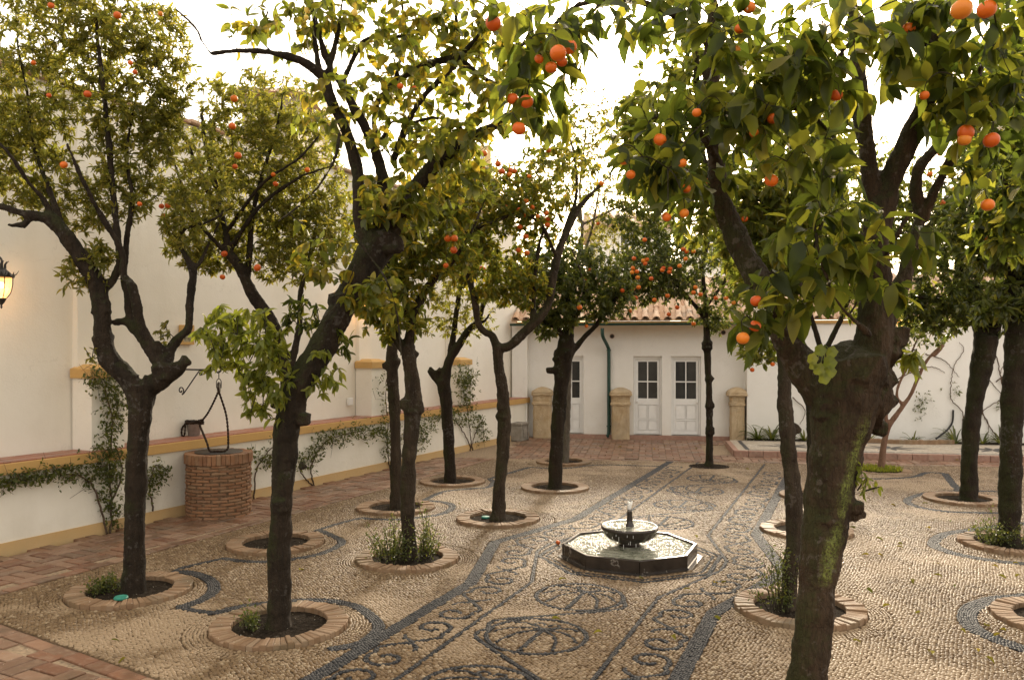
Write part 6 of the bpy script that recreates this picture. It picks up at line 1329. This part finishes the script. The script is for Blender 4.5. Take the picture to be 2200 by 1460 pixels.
# --- huge near trunk on the right
lich = bark_mat('lichen_striped_bark', (.020, .0125, .007), (.066, .042, .024), (.030, .034, .008), .7, ((at(1785, 1275, 4.3)[0], at(1785, 1275, 4.3)[2]), (at(1872, 880, 4.3)[0], at(1872, 880, 4.3)[2]), .048))
nt = tree('near', 'huge near orange tree with lichen-striped trunk, hollow fork and large hanging leaves',
 [[(1716, 1640, 44, 0), (1735, 1460, 45, 0), (1752, 1300, 48, 0), (1768, 1150, 53, 0), (1785, 1040, 60, 0), (1800, 940, 70, 0), (1815, 870, 84, 0), (1825, 810, 90, 0)],
  [(1770, 850, 50, 0), (1725, 785, 42, 0), (1695, 735, 38, 0), (1660, 660, 34, .03), (1625, 590, 31, .06), (1590, 520, 29, .1), (1562, 450, 27, .12), (1546, 390, 26, .15), (1545, 320, 25, .15), (1540, 250, 22, .15), (1535, 150, 20, .15), (1540, 50, 18, .15), (1545, -40, 16, .15)],
  [(1850, 830, 60, 0), (1872, 760, 46, 0), (1880, 680, 40, 0), (1880, 600, 38, 0), (1880, 520, 37, 0), (1890, 450, 36, 0), (1905, 395, 28, 0), (1945, 310, 26, -.05), (1985, 210, 25, -.1), (2015, 130, 24, -.15), (2010, 80, 22, -.15), (1990, -30, 14, -.2)],
  [(1888, 450, 26, 0), (1868, 360, 25, .02), (1855, 260, 22, .05), (1845, 150, 19, .1), (1835, 50, 17, .1), (1830, -40, 15, .1)],
  [(1900, 700, 24, .1), (1950, 570, 19, .15), (1974, 466, 16, .2), (1964, 411, 15, .2), (1972, 362, 14, .2), (2018, 312, 13, .2), (2048, 275, 12, .15), (2080, 215, 10, .1), (2120, 100, 7, 0)], [(1976, 480, 14, .2), (1992, 452, 14, .18), (2012, 403, 13, .15), (2046, 337, 13, .1), (2088, 267, 12, .05), (2128, 205, 10, 0), (2185, 130, 7, -.1)],
  [(2010, 130, 14, -.15), (1980, 85, 12, -.25), (1930, 65, 10, -.3), (1870, 62, 8, -.35), (1840, 80, 6, -.35), (1800, 130, 5, -.4)], [(1550, 210, 12, .1), (1600, 240, 9, -.05), (1680, 230, 8, -.2), (1740, 250, 6, -.3), (1790, 300, 4, -.35)], [(1540, 340, 10, .1), (1500, 280, 8, 0), (1450, 240, 6, -.1), (1400, 260, 4, -.15)],
  [(1535, 120, 12, .15), (1500, 70, 11, .1), (1440, 30, 10, .05), (1380, 5, 9, 0), (1300, 0, 7, -.1), (1240, 10, 6, -.15), (1200, 40, 4, -.2), (1150, 90, 3, -.25)], [(1300, 0, 5, -.1), (1260, 40, 4, -.15), (1225, 80, 3, -.2), (1215, 110, 2, -.2)], [(1200, 40, 3.5, -.2), (1170, 130, 3, -.25), (1120, 200, 2, -.25)],
  [(1870, 720, 9, -.3), (1800, 650, 7, -.45), (1760, 560, 5, -.5), (1740, 480, 4, -.5)], [(1895, 560, 8, -.2), (1930, 500, 6, -.35), (1960, 450, 4, -.4)], [(1690, 720, 7, -.15), (1650, 660, 5, -.3), (1620, 640, 3, -.3)]],
 [(1700, -130, 0, 330, 90, .6, 60), (1470, 290, -.2, 130, 110, .3, 46), (1650, 150, -.5, 140, 110, .35, 60), (1600, 270, -.55, 60, 40, .2, 11), (1780, 130, -.5, 130, 120, .35, 58), (1760, 340, -.6, 70, 60, .2, 16), (2070, 90, -.4, 130, 110, .4, 90), (2110, 230, -.3, 100, 60, .3, 34), (1790, 490, -.5, 110, 70, .25, 30), (1950, 510, -.45, 50, 40, .2, 7), (1680, 620, -.35, 70, 50, .2, 18), (1625, 700, -.35, 40, 40, .15, 11), (1170, 100, -.3, 75, 90, .2, 34), (1110, 200, -.3, 40, 70, .15, 14), (1280, 40, -.2, 70, 40, .2, 12), (2140, 360, -.2, 70, 90, .3, 22), (1760, 580, -.5, 70, 40, .2, 12), (1400, 330, -.1, 60, 80, .25, 18), (1420, 20, 0, 100, 30, .3, 14), (1880, 590, -.45, 60, 40, .2, 8), (1940, 60, -.45, 70, 50, .2, 20), (1530, 40, -.3, 80, 50, .25, 16), (1190, 250, -.2, 30, 50, .12, 6)],
 L=.116, wr=.46, mat='leaf_large', T=TN, per=4, nleaf=295, droop=.85, dens=1.3, lspread=1.1, lvar=.34, wide=1.18, Y0=4.5, streakmat=lich, soft=1.15,
 knobs=((1822, 812, 92, 0), (1880, 820, 56, -.02), (1905, 760, 40, .02), (1925, 730, 26, 0), (1893, 860, 40, 0), (1860, 860, 70, .02), (1840, 1090, 18, -.08), (1838, 1100, 22, -.02), (1770, 880, 30, -.06), (1940, 715, 16, .0), (1900, 690, 24, .1), (1760, 790, 34, .02), (1890, 920, 20, .02), (1772, 1120, 20, -.08)),
 oranges=O((1060, 50, 17, 0), (1155, 97, 11, 0), (1199, 114, 18, 0), (1224, 101, 16, .1), (1158, 127, 10, 0), (1184, 145, 13, -.1), (1207, 132, 12, .1), (1101, 212, 13, 0), (1131, 218, 15, 0), (1115, 276, 15, 0), (1609, 16, 14, 0), (1589, 62, 11, 0), (1580, 108, 11, 0), (1657, 387, 15, 0), (1660, 255, 12, 0), (1620, 285, 8, .2), (1797, 205, 13, 0), (1952, 62, 14, 0), (1962, 90, 9, 0), (2066, 20, 22, -.2), (2120, 20, 20, -.2), (2032, 25, 10, 0), (2075, 285, 17, 0), (2072, 300, 14, .1), (2130, 301, 17, 0), (2122, 440, 14, 0), (1355, 375, 10, .2), (1340, 345, 7, .2), (1418, 300, 14, 0), (1466, 350, 9, .2), (1474, 405, 8, .2), (1470, 458, 8, .3), (1432, 466, 8, .3), (1625, 646, 13, -.1), (1622, 700, 13, -.1), (1596, 726, 14, -.2), (1497, 242, 9, .1), (1986, 205, 9, .2)),
 blossoms=48, sprouts=((1850, 1060, -.1, 30, 30, .06, 6, 'leaf_fresh', .05), (1960, 770, -.05, 34, 24, .08, 4, 'leaf_fresh', .11), (1225, 160, -.2, 40, 40, .1, 3, 'leaf_large', .1)))
a = Acc()                                            # little round-leaved plant rooted in the fork
for x, y, r in ((1746, 770, 12), (1762, 752, 13), (1788, 755, 12), (1783, 778, 15), (1761, 793, 14), (1783, 797, 14), (1771, 812, 13), (1748, 785, 10)):
    p = at(x, y, 4.02); rr = r * 4.02 / FPX; n = 14; V = [p] + [p + rr * (1 + .12 * math.cos(5 * an)) * np.array([math.cos(an), .25 * math.sin(an * 2) + RNG.normal(0, .03), math.sin(an)]) for an in np.linspace(0, 2 * math.pi, n, endpoint=False)]
    a.addl(V, [(0, 1 + i, 1 + (i + 1) % n) for i in range(n)]); tube(a, [p, at(1772, 740, 4.12)], [.002, .003], 4)
rl_ = thing('round_leaf_plant', 'little plant with pale round leaves growing in the fork of the huge near trunk', 'plant', at(1772, 760, 4.1)); a.build('round_leaves', MT['leaf_fresh'], rl_)
# --- trees behind it on the right
tree('right_a', 'brown-barked orange tree in the light-catching brick ring, just left behind the huge trunk',
 [[(1690, 1300, 19, 0), (1702, 1200, 20, 0), (1708, 1120, 22, 0), (1700, 1020, 21, 0), (1693, 950, 20, 0), (1686, 860, 18, 0), (1684, 780, 17, 0), (1680, 720, 16, 0)],
  [(1680, 730, 13, 0), (1650, 660, 12, .1), (1590, 560, 10, .1), (1540, 450, 9, .1), (1508, 330, 9, .1), (1497, 220, 9, .1), (1494, 120, 9, .1), (1492, 0, 8, .1), (1490, -30, 8, .1)], [(1682, 725, 12, 0), (1700, 640, 10, .1), (1690, 560, 8, .2), (1660, 480, 6, .2), (1600, 400, 4, .2)], [(1698, 650, 8, .1), (1740, 560, 7, .2), (1770, 470, 5, .2), (1790, 380, 4, .2)], [(1500, 230, 6, .1), (1440, 300, 5, 0), (1400, 380, 3, 0)], [(1690, 560, 6, .2), (1700, 400, 5, .3), (1690, 250, 4, .3)]],
 [(1500, -70, .1, 110, 70, .4, 40), (1560, 430, .1, 130, 110, .6, 130), (1690, 420, .2, 110, 140, .7, 190), (1420, 340, 0, 110, 100, .4, 100), (1470, 170, .1, 110, 130, .4, 80), (1360, 260, 0, 60, 70, .3, 24), (1640, 560, .1, 90, 70, .5, 80), (1760, 330, .3, 90, 130, .5, 90), (1600, 250, .2, 100, 100, .5, 60)],
 L=.10, wr=.42, bark='bark_brown', mat='leaf_mid', per=9, nleaf=160, knobs=((1706, 920, 16, .04), (1712, 1125, 20, .05), (1680, 880, 12, 0)), blossoms=24, oranges=O((1475, 370, 6, 0), (1700, 350, 6, .3), (1600, 470, 7, .2), (1520, 390, 7, .2)))
tree('right_b', 'dark thin orange tree seen between the two large right trunks',
 [[(1738, 1145, 10, 0), (1740, 1000, 9, 0), (1739, 900, 8, 0), (1732, 800, 9, 0), (1720, 720, 9, 0)], [(1720, 730, 8, 0), (1680, 640, 7, .1), (1660, 540, 5, .1), (1700, 430, 3, .1)], [(1722, 725, 8, 0), (1745, 640, 7, 0), (1790, 540, 5, 0), (1800, 430, 3, 0)], [(1680, 640, 5, .1), (1640, 720, 4, -.1), (1610, 760, 3, -.1)]],
 [(1700, 500, 0, 130, 130, .9, 280), (1630, 750, -.1, 45, 40, .25, 40), (1800, 600, .1, 80, 80, .6, 90), (1610, 620, 0, 60, 80, .5, 80)], L=.092, wr=.40, mat='leaf_mid', per=10, nleaf=60, oranges=O((1612, 766, 5, 0), (1660, 782, 5, 0), (1616, 794, 5, 0), (1708, 702, 5, 0), (1718, 700, 5, 0), (1600, 420, 5, .2), (1560, 640, 5, 0), (1576, 650, 5, 0)))
tree('right_c', 'far orange tree whose trunk the huge near trunk hides, crown over the clay roof',
 [[(1760, 1068, 12, 0), (1765, 900, 11, 0), (1768, 760, 10, 0)], [(1768, 765, 8, 0), (1730, 640, 6, 0), (1690, 540, 4, 0)], [(1768, 765, 8, 0), (1820, 650, 6, 0), (1850, 520, 4, 0)]],
 [(1640, 520, 0, 120, 100, .9, 190), (1790, 520, 0, 120, 120, .9, 230), (1860, 640, 0, 60, 60, .5, 70), (1900, 420, 0, 120, 130, .9, 170), (1720, 330, 0, 120, 100, .9, 130)], L=.09, wr=.4, mat='leaf_mid', per=11)
tree('pink', 'pale pinkish sapling with forked bare trunk on the grass-filled ring before the terrace',
 [[(1892, 1012, 8.6, 0), (1898, 960, 7.8, 0), (1905, 925, 7.8, 0), (1911, 908, 8.6, 0)], [(1910, 912, 6.2, 0), (1903, 898, 5.5, 0), (1908, 860, 4.7, 0), (1914, 820, 3.9, 0), (1912, 770, 3.1, 0)], [(1912, 910, 7.0, 0), (1928, 888, 6.2, 0), (1945, 865, 5.5, 0), (1958, 845, 5.1, 0), (1972, 812, 4.7, 0), (1990, 776, 4.3, 0), (2015, 750, 3.9, 0), (2050, 715, 2.3, 0)], [(1940, 868, 4.7, 0), (1928, 855, 4.3, 0), (1928, 835, 3.9, 0), (1940, 805, 3.9, 0), (1950, 785, 3.9, 0), (1958, 755, 3.1, 0), (1985, 700, 2.3, 0)], [(2000, 765, 3.1, 0), (2012, 762, 2.7, 0), (2030, 740, 1.6, 0)]],
 [(2010, 690, 0, 90, 50, .6, 80), (1960, 730, 0, 60, 50, .4, 50), (1915, 770, 0, 24, 24, .2, 8)], L=.085, wr=.42, mat='leaf_dark', bark='bark_pale', per=8, soft=.35, name='pink_sapling', group=None, oranges=())
tree('dark_a', 'thick dark orange tree on the right with low dense crown, by the smaller pebble curve',
 [[(2082, 1080, 20, 0), (2083, 980, 20, 0), (2090, 890, 20, 0), (2104, 810, 23, 0), (2114, 760, 28, 0), (2118, 720, 30, 0)], [(2112, 735, 18, 0), (2090, 660, 14, .1), (2060, 560, 9, .1), (2040, 450, 5, .1)], [(2125, 735, 18, 0), (2150, 660, 14, 0), (2180, 560, 9, 0), (2190, 440, 5, 0)], [(2090, 660, 9, .1), (2020, 640, 6, -.2), (1970, 640, 4, -.3)], [(2090, 650, 9, .1), (2110, 540, 7, -.3), (2120, 420, 4, -.4)]],
 [(2080, 540, 0, 150, 130, .9, 360), (2020, 660, -.1, 100, 60, .6, 170), (2160, 420, .1, 110, 120, .8, 170), (2140, 660, 0, 80, 60, .6, 110), (1990, 450, .1, 90, 90, .6, 90)], L=.10, wr=.42, mat='leaf_dark', per=11, nleaf=80, oranges=O((2020, 330, 6, .2), (2046, 352, 7, 0), (2075, 350, 7, 0), (2042, 350, 6, .1), (2050, 406, 6, 0), (1998, 374, 6, .1), (2073, 375, 7, 0), (2100, 350, 6, .2), (2186, 410, 7, 0), (2090, 412, 6, .1), (2150, 425, 6, .2), (1995, 540, 7, -.3), (2110, 345, 6, 0), (2025, 435, 6, .3)))
tree('dark_b', 'tall dark orange trunk at the right edge rising from the ring with bushy weeds',
 [[(2166, 1176, 26, 0), (2170, 1050, 26, 0), (2174, 900, 26, 0), (2182, 780, 28, 0), (2188, 700, 30, 0), (2190, 640, 28, 0)], [(2190, 650, 20, 0), (2170, 560, 15, 0), (2140, 440, 10, 0), (2130, 300, 6, 0)], [(2192, 650, 20, 0), (2220, 560, 15, 0), (2240, 420, 9, 0)], [(2168, 560, 9, 0), (2120, 500, 6, -.3), (2080, 440, 4, -.4)]],
 [(2130, 430, -.1, 110, 140, .8, 230), (2200, 560, -.2, 90, 100, .6, 140), (2180, 280, 0, 110, 110, .8, 130), (2150, 660, -.2, 60, 40, .3, 30)], L=.105, wr=.42, mat='leaf_dark', per=11, nleaf=100, oranges=O((2205, 330, 8, 0), (2115, 510, 6, .2), (2190, 30, 8, 0)))
tree('edge', 'orange tree standing just beyond the right edge, its leaves hanging into the top corner',
 [[(2292, 1340, 34, 0), (2295, 1100, 32, 0), (2300, 900, 32, 0), (2300, 760, 36, 0)], [(2300, 780, 24, 0), (2260, 640, 18, 0), (2220, 480, 13, 0), (2190, 300, 9, 0), (2170, 150, 5, 0)], [(2300, 780, 24, 0), (2340, 600, 18, 0), (2360, 400, 12, 0)], [(2225, 490, 9, 0), (2180, 420, 6, -.3), (2150, 380, 4, -.4)]],
 [(2190, 230, -.2, 110, 200, .6, 140), (2290, 400, 0, 120, 200, .7, 120), (2160, 480, -.3, 60, 90, .4, 40)], L=.11, wr=.46, mat='leaf_large', T=TN, per=8, nleaf=120)
p = ground(1199, 1171); p[2] = .036; o = link('fallen_orange', or_me, None, p, (.4, 0, 1)); o.scale = (.7, .7, .7); tag(o, 'small orange lying on the mosaic left of the fountain', 'orange')
